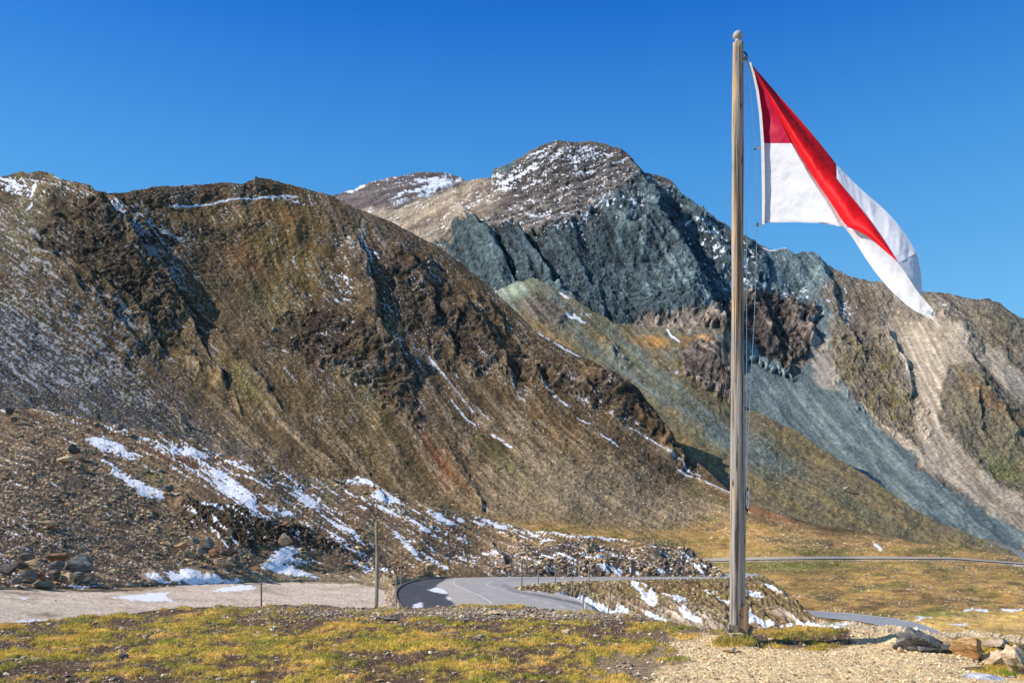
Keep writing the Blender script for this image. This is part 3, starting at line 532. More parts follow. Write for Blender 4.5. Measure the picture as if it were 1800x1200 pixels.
sn = np.maximum(sn, sstep(0, .35, .5*fbm(px/7, py/5, 3, 155)+2.2*np.maximum.reduce([ell(wx, wy, *e) for e in [(10, 318, 26, 6, 10), (30, 330, 18, 4, 15), (65, 345, 8, 16, 20), (66, 420, 20, 7, 35), (60, 368, 14, 6, -40), (110, 322, 16, 6, 30), (290, 412, 18, 8, 40), (315, 418, 16, 5, 20), (268, 445, 7, 20, -50),
              (282, 462, 4, 14, -45), (80, 470, 30, 5, 30), (12, 335, 5, 10, 0), (255, 595, 4, 12, -40), (214, 575, 6, 6, 0), (45, 470, 22, 5, 25), (0, 380, 6, 8, 0), (85, 450, 26, 4, 25), (345, 490, 4, 8, 0)]])-1.25))
for p, w_ in [([(300, 360), (330, 361), (360, 357), (385, 354), (440, 350), (480, 345), (522, 342)], 1.5), ([(757, 625), (790, 670), (832, 720)], 1.6), ([(795, 700), (815, 725), (838, 742)], 1.6), ([(866, 764), (900, 788)], 1.8), ([(938, 578), (965, 598)], 1.6),
              ([(975, 603), (1030, 630)], 1.2), ([(900, 670), (922, 705)], 1.6), ([(952, 672), (1000, 715)], 1.7), ([(1008, 722), (1040, 745)], 1.5), ([(1050, 760), (1090, 790)], 1.5), ([(495, 614), (506, 624)], 1.4), ([(500, 650), (522, 672)], 1.2), ([(148, 512), (175, 530)], 1.2), ([(635, 437), (665, 447)], 1.6),
              ([(1115, 760), (1170, 800), (1230, 838)], .9), ([(840, 712), (860, 735)], 1.0), ([(1190, 825), (1283, 866)], .9)]:
    g = line(px+2.5*wn1+1.2*a1, py+2.5*wn2, p, w_, w_*1.2); sn = np.maximum(sn, g*np.where(px < 530, np.where(py < 365, 1, sstep(-.9, -.1, nz)), sstep(-.7, .2, nz)))
for p, w_ in [([(1608, 1084), (1640, 1084)], 1.6), ([(1695, 1073), (1710, 1070)], 1.6), ([(1715, 1072), (1735, 1072)], 1.8), ([(1762, 1070), (1775, 1073), (1796, 1071)], 2), ([(1700, 985), (1760, 990), (1800, 993)], 1), ([(1610, 1091), (1625, 1086)], 1.4), ([(1538, 958), (1548, 966)], 2.5), ([(1665, 1096), (1700, 1097)], 1)]:
    sn = np.maximum(sn, line(px, py+1.2*a1, p, w_, w_))
sn *= 1-roadm
dust = 1-.68*sstep(340, 430, py)*sstep(560, 420, px)
col = mixc(col, SNOW*.95, sn*.93*dust)
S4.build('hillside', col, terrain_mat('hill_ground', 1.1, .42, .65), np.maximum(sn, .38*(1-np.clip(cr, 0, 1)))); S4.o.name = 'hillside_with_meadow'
S4col = col

# ================================================================== bench of the road, grassy island inside the bend, gravel car park
outer = [(1336, 1009.0), (1312, 1007.6), (1269, 1009), (1100, 1011), (950, 1012.5), (860, 1013.5), (800, 1014.5), (760, 1016), (725, 1022), (706, 1030), (698, 1038), (697, 1048), (700, 1056), (708, 1066), (716, 1078), (730, 1100)]
inner = [(1336, 1010), (1312, 1013), (1269, 1016), (1100, 1018.5), (1000, 1021), (940, 1026), (907, 1031), (903, 1033.5), (908, 1036), (930, 1038), (960, 1041), (1000, 1047), (1022, 1054), (1040, 1068), (1052, 1080), (1060, 1095)]
def D6(px): return 8.0-3.0*np.clip((690-np.asarray(px, float))/690, 0, 1.2)
island = [(903, 1033.5), (940, 1026), (1000, 1021), (1100, 1018.5), (1269, 1016), (1345, 1012), (1420, 1008), (1960, 1008), (1960, 1160), (1070, 1160), (1056, 1090), (1044, 1070), (1024, 1054), (1000, 1047), (960, 1041), (930, 1038)]
def depth6(px, py):
    px = np.asarray(px, float); py = np.asarray(py, float)
    pl = D6(px)*F/np.maximum(py-HY, 60)
    yt = np.interp(px, [880, 903, 940, 1000, 1100, 1269, 1345, 1420, 1960], [1033, 1033.5, 1026, 1021, 1018.5, 1016, 1012, 1010, 1010])
    sl = 8*F/(yt-HY)*np.exp(-np.maximum(py-yt, 0)*.00235)
    m = poly(px, py, island, .5) if np.ndim(px) else inpoly(np.array([px]), np.array([py]), island)[0]*1.
    k = sstep(903, 1045, px)*m
    return pl*(1-k)+np.maximum(sl, pl)*k
# ================================================================== near slope with snow patches above the car park and road
top5 = [(-160, 715), (0, 722), (58, 718), (117, 729), (175, 741), (233, 753), (330, 772), (381, 788), (428, 807), (486, 823), (545, 838), (568, 842), (585, 838), (607, 836), (630, 837), (645, 842), (669, 858), (700, 864), (736, 873), (818, 896),
        (872, 912), (950, 931), (1008, 939), (1067, 943), (1117, 951), (1164, 959), (1207, 966), (1230, 976), (1242, 983), (1256, 995), (1264, 1003), (1268, 1010)]
S5 = Sheet(top5, [(-160, 1048), (0, 1046), (170, 1044), (330, 1038), (560, 1032), (640, 1033), (690, 1038), (715, 1029), (760, 1022), (900, 1019), (1100, 1018), (1262, 1017), (1268, 1017)], -150, 1268, 1180, 420,
           [(-150, 715, 128), (0, 722, 128), (175, 741, 134), (330, 772, 138), (568, 842, 146), (700, 864, 150), (872, 912, 156), (1067, 943, 152), (1207, 966, 132), (1262, 1005, 112), (-150, 1030, 52), (0, 1028, 58), (170, 1024, 66), (420, 1020, 82), (560, 1020, 93),
            (690, 1024, 100), (760, 1016, 103), (900, 1013, 106), (1100, 1012.5, 107), (1262, 1012, 107), (1000, 955, 128), (1000, 968, 114), (1150, 975, 113), (300, 900, 98), (450, 900, 104), (600, 940, 108), (750, 950, 117), (0, 880, 82), (1050, 985, 110.5)], 1.0, 35, 12)
f5_ = S5.f
BASE5 = curve([(-160, 1037), (0, 1036), (170, 1034), (330, 1028), (440, 1024), (560, 1022), (640, 1024), (690, 1029), (715, 1021.5), (760, 1015.5), (900, 1013), (1268, 1012.5)])
def f5(px, py):
    b = BASE5(px); yb = D6(px)*F/(b-HY); a = f5_(px, py); h = b-py; lo = yb*(1+.0010*np.maximum(h, 0)); up = np.maximum(a, lo)
    return np.where(h > 0, up+(lo-up)*sstep(24, 2, h), np.minimum(D6(px)*F/(np.maximum(py, b)-HY), yb))
S5.f = f5; S5.Y = f5(S5.px, S5.py); S5.base_n()
px, py = S5.px, S5.py; wn1 = fbm(px/26, py/20, 4, 201); wn2 = fbm(px/26, py/20, 4, 205); wx = px+7*wn1; wy = py+6*wn2
l1, l2, l3 = streaks([(0, 800, 20), (100, 900, 30), (200, 780, 22), (300, 800, 28), (400, 850, 36), (500, 900, 38), (350, 940, 50), (620, 900, 32), (700, 960, 45), (800, 930, 26), (900, 960, 20), (1000, 945, 10), (1150, 960, 10), (1000, 990, 30), (1200, 990, 35), (560, 980, 20), (150, 980, 10)])
a1, a2, a3 = sample(l1, px, py), sample(l2, px, py), sample(l3, px, py)
fade = sstep(0, 10, BASE5(px)-py)
cut = poly(wx, wy, [(860, 978), (910, 962), (1000, 958), (1110, 966), (1170, 963), (1210, 970), (1250, 990), (1275, 1010), (1275, 1016), (690+180, 1016)], 4)
bank = poly(wx, wy, [(310, 890), (330, 882), (380, 885), (430, 892), (480, 915), (520, 925), (580, 950), (610, 968), (540, 965), (500, 955), (440, 965), (380, 945), (330, 925)], 6)
bank2 = poly(wx, wy, [(655, 985), (690, 1000), (695, 1020), (660, 1015)], 4)
rg = ridged(wx/46, wy/30, 5, 211); rg2 = ridged(wx/15, wy/11, 4, 215); rg3 = ridged(wx/8, wy/7, 3, 217)
S5.disp += fade*(5*fbm(px/110, py/60, 3, 221)+.9*a3+.15*a2+.06*a1+2.0*(rg-.4)+cut*(2.5*(rg2-.35)+1.5*(rg3-.3)+3+3*terrace(py+.06*px+5*wn1, 8)+2*terrace(px+.4*py+7*wn2, 13))+bank*(3+6*(rg2-.3)+3*(rg3-.3))+bank2*6*rg2)
S5fine = fade*(.5*fbm(px/7, py/5, 3, 223)+-.9*np.abs(fbm(px/18, py/12, 3, 224)))
S5.up -= 4*sstep(0, 4, py-BASE5(px))
S5.disp += fade*(spine(wx, wy, [(320, 880), (345, 900), (400, 915)], 20, 12, 5)+spine(wx, wy, [(920, 960), (940, 985), (960, 1005)], 30, 8, 9)+spine(wx, wy, [(1030, 960), (1050, 980), (1060, 1000)], 30, 8, 7)+spine(wx, wy, [(870, 965), (885, 990)], 20, 7, 7)
                 +spine(wx, wy, [(1150, 965), (1165, 990)], 30, 8, 5)+spine(wx, wy, [(1215, 975), (1240, 1000)], 40, 8, 6)+spine(wx, wy, [(660, 860), (672, 872)], 20, 5, 4))
col = np.zeros(px.shape+(3,))+A(102, 82, 60)
col = mixc(col, A(84, 72, 58), .9*poly(wx, wy, [(-160, 780), (60, 790), (180, 830), (290, 870), (330, 960), (420, 1010), (430, 1030), (-160, 1030)], 20))
col = mixc(col, A(128, 104, 72), sstep(0, 1.2, fbm(px/60, py/30, 4, 225)*1.2+.6*a2)*.7)
col = mixc(col, A(112, 98, 54), .65*sstep(.2, 1, fbm(px/40, py/22, 4, 227)*1.3)*sstep(400, 600, px+py*.2)); col = mixc(col, A(134, 84, 54), .6*ell(wx, wy, 310, 805, 50, 10, 20))
col = mixc(col, A(132, 104, 62), .8*poly(wx, wy, [(700, 870), (860, 905), (1000, 935), (1150, 955), (1200, 968), (1000, 955), (860, 960), (760, 940)], 12)*sstep(-.7, .5, a2))
col = mixc(col, A(150, 126, 96), .7*ell(wx, wy, 570, 850, 60, 12, 10)+.5*ell(wx, wy, 900, 955, 60, 12)); col = mixc(col, A(128, 118, 64), .8*ell(wx, wy, 580, 848, 20, 5)+.7*ell(wx, wy, 270, 838, 40, 14, 30))
col = mixc(col, A(60, 48, 34), bank*.85); col = mixc(col, A(104, 90, 52), bank*sstep(.2, 1, fbm(px/9, py/7, 3, 229))*.8)
col = mixc(col, A(74, 65, 56), cut); col = mixc(col, A(132, 117, 100), cut*.8*sstep(-.1, .9, fbm(px/8, py/5, 4, 231)*1.2+.3*a1)); col = mixc(col, A(58, 52, 48), cut*sstep(.3, .9, fbm(px/14, py/9, 4, 233)*1.2+.5*ell(px, py, 1000, 975, 120, 10))*.9)
col = mixc(col, A(158, 144, 128), .6*cut*ell(px, py, 880, 985, 40, 20)*sstep(-.4, .4, a1))
col = mixc(col, A(150, 130, 98), .7*poly(wx, wy, [(560, 1005), (640, 1005), (700, 1015), (760, 1010), (760, 1020), (690, 1034), (400, 1030), (400, 1015)], 5))
col = mixc(col, A(146, 122, 92), .6*poly(wx, wy, [(240, 1000), (420, 990), (560, 1005), (560, 1024), (240, 1026)], 8))
cv = S5.cavity(4)
col *= np.clip(.88*(1+.14*a1+.10*a2+.13*fbm(px/6, py/4.5, 3, 235))*(1+.14*cv), .35, 1.9)[..., None]  # cv puts ambient shade and weathering of hollows into the colour
col = mixc(col, A(196, 166, 122), sstep(.34, .5, perlin(px/4.2, py/2.9, 237))*.75*(1-bank)*sstep(-.6, .5, fbm(px/50, py/40, 3, 239))); col = mixc(col, A(58, 50, 42), sstep(.42, .6, perlin(px/3.6+40, py/2.4, 241))*.6)
# snow
sxw, syw = px+4*wn1+2.0*fbm(px/9, py/7, 3, 243), py+2.5*wn2+1.4*fbm(px/9, py/7, 3, 245)
sn = np.zeros(px.shape, np.float32)
for pts in [[(150, 768), (175, 765), (205, 775), (225, 790), (250, 800), (225, 803), (200, 795), (170, 783)], [(172, 806), (195, 812), (215, 830), (238, 845), (280, 862), (288, 874), (248, 876), (235, 860), (205, 835), (185, 815)],
            [(372, 820), (400, 826), (408, 840), (428, 858), (458, 885), (440, 893), (405, 875), (385, 860), (372, 835)], [(470, 885), (515, 905), (500, 908), (470, 895)], [(520, 858), (550, 876), (570, 897), (545, 895), (525, 878)],
            [(455, 995), (495, 960), (525, 965), (515, 978), (545, 987), (500, 990), (535, 1000), (560, 1014), (520, 1012), (480, 1000)], [(252, 1008), (275, 1010), (296, 1022), (285, 1024), (262, 1016)], [(285, 1006), (335, 1000), (365, 1010), (390, 1018), (432, 1020), (380, 1027), (325, 1026), (300, 1018)],
            [(592, 842), (625, 839), (650, 845), (658, 857), (640, 853), (620, 845)], [(660, 862), (690, 872), (700, 882), (670, 884), (655, 872)], [(750, 895), (775, 905), (805, 922), (790, 925), (765, 915)], [(690, 938), (720, 958), (745, 990), (735, 988), (712, 965)],
            [(738, 965), (765, 985), (788, 1000), (778, 1002), (755, 985)], [(830, 905), (860, 915), (900, 925), (880, 928), (845, 915)], [(616, 982), (650, 990), (690, 1010), (640, 996)], [(290, 785), (350, 790), (375, 800), (340, 802), (300, 795)], [(350, 884), (400, 893), (385, 898), (352, 892)],
            [(690, 935), (720, 950), (700, 948)], [(560, 915), (600, 950), (618, 970), (590, 950)], [(735, 932), (760, 930), (758, 937), (738, 938)], [(950, 948), (965, 943), (970, 950), (950, 952)], [(1010, 930), (1045, 935), (1070, 946), (1040, 942)], [(1080, 935), (1120, 945), (1140, 951), (1100, 946)], [(330, 1028), (400, 1026), (330, 1031)], [(100, 1027), (180, 1028), (150, 1034)]]:
    sn = np.maximum(sn, sstep(.49, .62, poly(sxw, syw, pts, 6)+.62*fbm(px/11, py/4.2, 4, 250, .7)+.14*a2))
D = -1.62+0*px
for cx, cy, rx, ry, an, k in [(390, 850, 130, 26, 36, 2.0), (560, 890, 110, 22, 36, 1.7), (300, 790, 90, 12, 15, 1.6), (700, 900, 120, 14, 20, 1.6), (880, 925, 120, 8, 12, 2.0), (1050, 942, 130, 6, 6, 1.7), (1000, 985, 200, 20, 0, 1.0), (780, 960, 120, 20, 20, .9), (600, 950, 80, 20, 35, 1.1), (30, 950, 120, 40, 0, .9),
                              (160, 745, 120, 8, 10, 1.2), (60, 1010, 90, 14, 0, 1.3), (1080, 1006, 160, 6, 0, 1.3), (360, 920, 60, 20, 30, 1.1), (440, 830, 120, 14, 32, 1.2), (1200, 990, 40, 10, 30, 1.1)]:
    D += k*ell(px, py, cx, cy, rx, ry, an)
sn = np.maximum(sn, sstep(.05, .35, .75*a1+.5*a2+.9*fbm(px/12, py/5, 4, 247, .65)+np.minimum(D, -.15)))
S5.disp += S5fine*(1-sn)+sn*.4
col = mixc(col, SNOW, sn*.96)
S5.build('hillside', col, terrain_mat('slope_ground', .32, .2, .3), sn); S5.o.name = 'snow_patched_slope'
S5sn, S5bank, S5cut = sn, bank, cut

# bench surface
S6 = Sheet([(-160, 1024), (170, 1020), (240, 1017), (420, 1014), (600, 1012), (690, 1010), (760, 1008), (900, 1006), (1269, 1005), (1333, 1006.5), (1353, 1017), (1372, 1029), (1396, 1048), (1423, 1074), (1442, 1089), (1500, 1092), (1560, 1100), (1600, 1107), (1640, 1111), (1960, 1118)],
           [(-160, 1240), (1960, 1240)], -150, 1930, 1250, 330, None, .5, 45, 12, depth=depth6)
px, py = S6.px, S6.py; wn1 = fbm(px/26, py/12, 4, 301); wn2 = fbm(px/26, py/12, 4, 305); wx = px+5*wn1; wy = py+3*wn2
l1, l2, l3 = streaks([(200, 1060, 2), (600, 1050, 2), (1000, 1050, 20), (1100, 1060, 28), (1200, 1060, 30), (1300, 1050, 35), (1380, 1060, 42), (1150, 1100, 20), (1500, 1105, 2)])
a1, a2, a3 = sample(l1, px, py), sample(l2, px, py), sample(l3, px, py)
road6 = poly(px, py, outer+inner[::-1], 2.0)
isl = poly(px, py, island, 1.5)*(1-road6)
S6.up += isl*sstep(0, 8, py-1020)*(1.4*(a3*.6+a2*.4)+1.6*fbm(px/30, py/14, 4, 311)); S6.disp += isl*sstep(1018, 1030, py)*(1.4*a2+.8*a1+1.5*fbm(px/9, py/6, 3, 313))
ver = line(px, py, [(903, 1033), (930, 1026), (970, 1021), (1060, 1021), (1100, 1022)], 5, 4)*isl
S6.up += ver*4*np.abs(fbm(px/6, py/4, 3, 317))
lot = poly(wx, wy, [(-160, 1034), (0, 1034), (100, 1038), (220, 1040), (330, 1028), (440, 1022), (560, 1023), (640, 1027), (672, 1036), (680, 1050), (672, 1075), (660, 1140), (-160, 1140)], 2)
S6.up += .5*fbm(px/80, py/14, 3, 315)*(1-road6)*(1-isl)
rim = line(wx, wy, [(690, 1040), (688, 1060), (700, 1080)], 9, 6)*(1-road6)
S6.up += rim*(2+3*fbm(px/9, py/7, 3, 319)); S6.up -= road6*1.2
col = np.zeros(px.shape+(3,))+A(120, 98, 70)
col = mixc(col, A(112, 94, 66), sstep(0, 1, a2)); col = mixc(col, A(158, 138, 112), rim*.8)
col = mixc(col, A(182, 163, 142), lot); col = mixc(col, A(150, 128, 104), lot*sstep(.1, 1.1, fbm(px/90, py/9, 4, 321)*1.3)*.6); col = mixc(col, A(132, 118, 104), lot*.6*ell(wx, wy, 460, 1034, 50, 7, 5)); col = mixc(col, A(112, 96, 74), lot*.8*(ell(wx, wy, 85, 1080, 30, 5)+ell(wx, wy, 40, 1042, 60, 3, 3)))
col = mixc(col, A(104, 84, 54), isl); col = mixc(col, A(112, 102, 52), isl*sstep(0, .8, fbm(px/30, py/14, 4, 323)*1.2)*.8); col = mixc(col, A(96, 70, 46), isl*sstep(.2, 1, fbm(px/40, py/16, 4, 325)*1.3)*.8)
col = mixc(col, A(168, 152, 130), isl*np.clip(1.1*ell(wx, wy, 1225, 1085, 90, 18, 12)+.9*ell(wx, wy, 1390, 1085, 50, 8, 20)+.6*ell(wx, wy, 1080, 1060, 60, 12, 20), 0, 1)*sstep(-.7, .3, a1+.3*a2)); col = mixc(col, A(190, 172, 130), ver*sstep(-.2, .6, a1)*.9)
col = mixc(col, A(176, 156, 124), poly(px, py, [(1440, 1090), (1960, 1090), (1960, 1150), (1400, 1150)], 3)*.8)
col = mixc(col, A(66, 56, 48), isl*.9*line(wx, wy, [(1366, 1022), (1392, 1044), (1415, 1068), (1436, 1088)], 2.5, 3))
col *= np.clip(1+(.13*a1+.10*a2+.13*fbm(px/7, py/4, 3, 327))*(.45+.55*(1-lot)), .35, 1.9)[..., None]
col = mixc(col, A(192, 170, 134), sstep(.38, .56, perlin(px/4, py/2.4, 329))*.7*(1-lot)); col = mixc(col, A(120, 108, 92), sstep(.5, .62, perlin(px/4.5, py/2.2, 331))*.6*lot)
sxw, syw = px+4*wn1+2*fbm(px/9, py/5, 3, 333), py+2.0*wn2+1.2*fbm(px/9, py/5, 3, 335)
sn = np.zeros(px.shape, np.float32)
for pts in [[(905, 1033), (960, 1040), (1005, 1044), (1045, 1052), (1060, 1062), (1085, 1078), (1100, 1085), (1070, 1090), (1045, 1075), (1028, 1056), (1000, 1048), (955, 1041)], [(1105, 1020), (1120, 1020), (1125, 1034), (1150, 1042), (1160, 1060), (1140, 1062), (1125, 1045)],
            [(1160, 1042), (1200, 1048), (1208, 1058), (1190, 1058)], [(1080, 1062), (1105, 1068), (1108, 1080), (1080, 1085)], [(1200, 1062), (1225, 1080), (1235, 1094), (1205, 1084), (1195, 1070)], [(1130, 1072), (1160, 1082), (1180, 1092), (1150, 1090)], [(1255, 1042), (1275, 1052), (1290, 1062), (1265, 1054)],
            [(1315, 1070), (1325, 1080), (1350, 1092), (1378, 1098), (1340, 1100), (1318, 1090)], [(1380, 1098), (1410, 1092), (1440, 1096), (1435, 1106), (1400, 1108)], [(1415, 1108), (1440, 1100), (1470, 1098), (1490, 1108), (1505, 1115), (1430, 1116)], [(1470, 1094), (1492, 1094), (1490, 1099), (1475, 1099)], [(1590, 1108), (1620, 1110), (1610, 1114)],
            [(1310, 1035), (1330, 1038), (1345, 1050), (1325, 1048)], [(1330, 1020), (1350, 1025), (1385, 1048), (1360, 1035)], [(1240, 1035), (1260, 1040), (1250, 1042)], [(195, 1048), (240, 1044), (300, 1040), (290, 1048), (305, 1056), (260, 1057)], [(372, 1038), (400, 1030), (440, 1028), (450, 1034), (400, 1040)],
            [(10, 1094), (70, 1087), (85, 1089), (60, 1093)], [(20, 1050), (50, 1049), (45, 1052)]]:
    sn = np.maximum(sn, sstep(.42, .6, poly(sxw, syw, pts, 3.5)+.42*fbm(px/9, py/3.2, 4, 350, .65)))
D = -2.6+1.9*ell(px, py, 1140, 1050, 90, 24, 30)+1.4*ell(px, py, 1370, 1045, 60, 20, 40)+1.3*ell(px, py, 1040, 1060, 60, 12, 20)+1.0*ell(px, py, 1250, 1060, 70, 30, 30)+1.5*ell(px, py, 1380, 1085, 60, 10, 10)
sn = np.maximum(sn, isl*sstep(.05, .4, .6*a1+.5*a2+.6*fbm(px/8, py/4, 3, 337)+D)); sn *= 1-road6
S6.up += sn*.35*isl
col = mixc(col, SNOW, sn*.95)
S6.build('roadside', col, terrain_mat('verge_ground', .22, .16, .35), sn); S6.o.name = 'roadside_ground'

# road surfaces --------------------------------------------------
def resample(pts, n):
    p = np.array(pts, float); d = np.r_[0, np.cumsum(np.hypot(*np.diff(p, axis=0).T))]; t = np.linspace(0, d[-1], n)
    return np.stack([np.interp(t, d, p[:, 0]), np.interp(t, d, p[:, 1])], 1)
def smooth_pts(pts, it=3):
    p = np.array(pts, float)
    for _ in range(it):
        q = np.empty((2*len(p)-2, 2)); q[0::2] = .75*p[:-1]+.25*p[1:]; q[1::2] = .25*p[:-1]+.75*p[1:]
        p = np.concatenate([p[:1], q, p[-1:]])
    return p
def densify(a, b, n):
    """matched resampling: both edges carry the same number of control points"""
    a = np.array(a, float); b = np.array(b, float); t = np.linspace(0, len(a)-1, n); i = np.arange(len(a))
    return np.stack([np.interp(t, i, a[:, 0]), np.interp(t, i, a[:, 1])], 1), np.stack([np.interp(t, i, b[:, 0]), np.interp(t, i, b[:, 1])], 1)
def road_mat(name):
    return terrain_mat(name, .12, .16, .25, rough=.75, wl2=1.5)
a_, b_ = densify(outer, inner, 420); k = np.linspace(0, 1, 90)[:, None, None]
G = a_[None]*(1-k)+b_[None]*k; gx, gy = G[..., 0], G[..., 1]
# positions on the level plane of the bend; interpolate in world space so the surface stays flat
Wa = P(a_[:, 0], a_[:, 1], 8*F/(a_[:, 1]-HY)); Wb = P(b_[:, 0], b_[:, 1], 8*F/(b_[:, 1]-HY)); Wr = Wa[None]*(1-k)+Wb[None]*k
gx = HX+F*Wr[..., 0]/Wr[..., 1]; gy = HY+F*(CZ-Wr[..., 2])/Wr[..., 1]
n1 = fbm(Wr[..., 0]/6, Wr[..., 1]/9, 3, 401); wx = gx+5*n1; wy = gy+2*fbm(Wr[..., 0]/5, Wr[..., 1]/8, 3, 403)
rc = np.zeros(gx.shape+(3,))+A(142, 137, 131)
rc = mixc(rc, A(152, 144, 134), poly(wx, wy, [(760, 1018), (800, 1017), (798, 1026), (830, 1045), (868, 1068), (790, 1070), (775, 1040), (760, 1028)], 2)*.9)
wet = poly(wx, wy, [(690, 1040), (700, 1030), (725, 1020), (760, 1015), (785, 1015), (775, 1022), (768, 1030), (785, 1044), (800, 1062), (770, 1075), (690, 1100)], 2)
rc = mixc(rc, A(66, 66, 70), wet); rc = mixc(rc, A(90, 90, 94), wet*sstep(.1, .8, n1)*.6)
for p, w_, c in [([(1200, 1013), (1000, 1015), (900, 1018), (868, 1023), (868, 1028), (920, 1040), (980, 1056), (1030, 1075)], 2.4, (128, 126, 126)), ([(850, 1018), (838, 1026), (850, 1036), (920, 1062)], 2.0, (140, 138, 136)), ([(885, 1028), (905, 1038), (960, 1048), (1020, 1062), (1035, 1075)], 2.4, (112, 108, 106)),
                 ([(940, 1043), (1000, 1056), (1030, 1066)], 1.6, (92, 88, 86))]:
    rc = mixc(rc, A(*c), .8*line(wx, wy, p, w_, w_*1.5))
rc = mixc(rc, SNOW, poly(wx+2*fbm(gx/5, gy/3, 3, 405), wy, [(752, 1036), (768, 1031), (780, 1036), (784, 1043), (760, 1041)], 1.2)*.9)
rc = mixc(rc, SNOW, poly(wx+2*fbm(gx/5, gy/3, 3, 405), wy, [(784, 1047), (796, 1050), (792, 1054)], 1)*.9)
rc = mixc(rc, SNOW, poly(wx+2*fbm(gx/5, gy/3, 3, 407), wy, [(724, 1062), (738, 1057), (742, 1066), (726, 1069)], 1.2)*.9)
rc = mixc(rc, SNOW, line(gx, gy+1.0*fbm(gx/14, gy/3, 3, 409), [(1110, 1011.5), (1180, 1010.8), (1269, 1009.2), (1345, 1006)], .8, 1)*sstep(-.3, .3, fbm(gx/20, gy*0, 3, 411)+.3)*.85)
rc *= (1+.08*fbm(gx/5, gy/2.5, 3, 413))[..., None]
Wr[..., 2] -= 0
ro = new_obj('road', np_mesh('road', Wr.reshape(-1, 3), grid_faces(*gx.shape), rc.reshape(-1, 3)), road_mat('asphalt')); tag(ro, kind='structure')
def onplane(pts): p = np.array(pts, float); return P(p[:, 0], p[:, 1], 8*F/(p[:, 1]-HY))
def stripe(name, pts, width, mat, parent, z=.012, dash=None):
    W_ = smooth_pts_3(onplane(pts)); d = np.r_[0, np.cumsum(np.linalg.norm(np.diff(W_, axis=0), axis=1))]
    n = max(int(d[-1]/.4), 4); t = np.linspace(0, d[-1], n); W_ = np.stack([np.interp(t, d, W_[:, i]) for i in range(3)], 1)
    T = np.gradient(W_, axis=0); T /= np.linalg.norm(T, axis=1, keepdims=True); R = np.stack([T[:, 1], -T[:, 0], 0*t], 1)
    V = np.stack([W_-R*width/2, W_+R*width/2], 1); V[..., 2] += z
    f = grid_faces(n, 2)
    if dash: f = f[((t[:-1] % dash[0]) < dash[1])]
    return new_obj(name, np_mesh(name, V.reshape(-1, 3), f, smooth=False), mat, parent)
def smooth_pts_3(p):
    for _ in range(3):
        q = np.empty((2*len(p)-2, 3)); q[0::2] = .75*p[:-1]+.25*p[1:]; q[1::2] = .25*p[:-1]+.75*p[1:]; p = np.concatenate([p[:1], q, p[-1:]])
    return p
paint = simple_mat('road_paint', A(176, 174, 168), .7, .15, .12)
stripe('edge_line', [(1269, 1011.2), (1100, 1013.2), (950, 1015), (850, 1016.2), (810, 1017.5), (796, 1021), (799, 1027), (818, 1036), (840, 1045), (856, 1053), (866, 1062), (870, 1075)], .16, paint, ro)
stripe('centre_line', [(1310, 1010), (1269, 1012.6), (1100, 1015), (989, 1017), (911, 1019.8), (868, 1022.3), (853, 1026), (858, 1029.5), (864, 1031)], .14, paint, ro)
stripe('centre_dashes', [(864, 1031), (892, 1040), (923, 1048), (950, 1056), (989, 1066), (1020, 1078)], .15, paint, ro, dash=(3.2, 1.7))
stripe('verge_line', [(1310, 1012.2), (1269, 1015), (1100, 1017.6), (1000, 1020.2)], .2, paint, ro)
stripe('verge_line', [(1000, 1049), (1019, 1054.5), (1027, 1060), (1027, 1066), (1022, 1075)], .26, paint, ro)
# kerb round the outside of the bend
kb = np.array(smooth_pts(outer[6:], 2)); W_ = P(kb[:, 0], kb[:, 1], 8*F/(kb[:, 1]-HY)); T = np.gradient(W_, axis=0); T /= np.linalg.norm(T, axis=1, keepdims=True); R = np.stack([T[:, 1], -T[:, 0], 0*T[:, 0]], 1)
prof = [(0, 0), (0, .14), (.22, .16), (.24, -.3)]
V = np.stack([W_+R*x_+np.array([0, 0, z_]) for x_, z_ in prof], 1)
new_obj('kerb', np_mesh('kerb', V.reshape(-1, 3), grid_faces(len(kb), 4), smooth=False), simple_mat('kerb_stone', A(92, 86, 80), .9, .2), ro)
def strip_on(sheet, u, l, name, c, z=.25, n=200):
    a, b = densify(u, l, n) if len(u) == len(l) else (resample(u, n), resample(l, n))
    k = np.linspace(0, 1, 14)[:, None, None]; W1 = P(a[:, 0], a[:, 1], sheet.f(a[:, 0], a[:, 1])); W2 = P(b[:, 0], b[:, 1], sheet.f(b[:, 0], b[:, 1]))
    W = W1[None]*(1-k)+W2[None]*k; W[..., 2] += z*0
    cc = np.zeros(W.shape)+A(*c); cc *= (1+.10*fbm(W[..., 0]/8, W[..., 1]/8, 3, 421))[..., None]
    e = (np.abs(k-.5) > .43)*(fbm(W[..., 0]/6, W[..., 1]/9, 2, 423)[..., None] > -.2); cc = np.where(e, A(172, 164, 152), cc)
    o = new_obj(name, np_mesh(name, W.reshape(-1, 3), grid_faces(W.shape[0], W.shape[1]), cc.reshape(-1, 3)), road_mat('asphalt_'+name)); tag(o, kind='structure'); return o
strip_on(S4, low_road_u, low_road_l, 'lower_road', (126, 127, 130)); strip_on(S4, up_road_u, up_road_l, 'valley_road', (142, 135, 124)); strip_on(S4, far_road_u, far_road_l, 'far_road', (104, 106, 110))
# valley floor to the horizon
me = np_mesh('ground', np.array([(-9000, -3000, -75), (9000, -3000, -75), (9000, 14000, -75), (-9000, 14000, -75)], float), np.array([[0, 1, 2, 3]]), np.tile(A(112, 96, 62), (4, 1)))
tag(new_obj('valley_floor', me, terrain_mat('valley_ground', 3, .3, .3)), kind='structure')
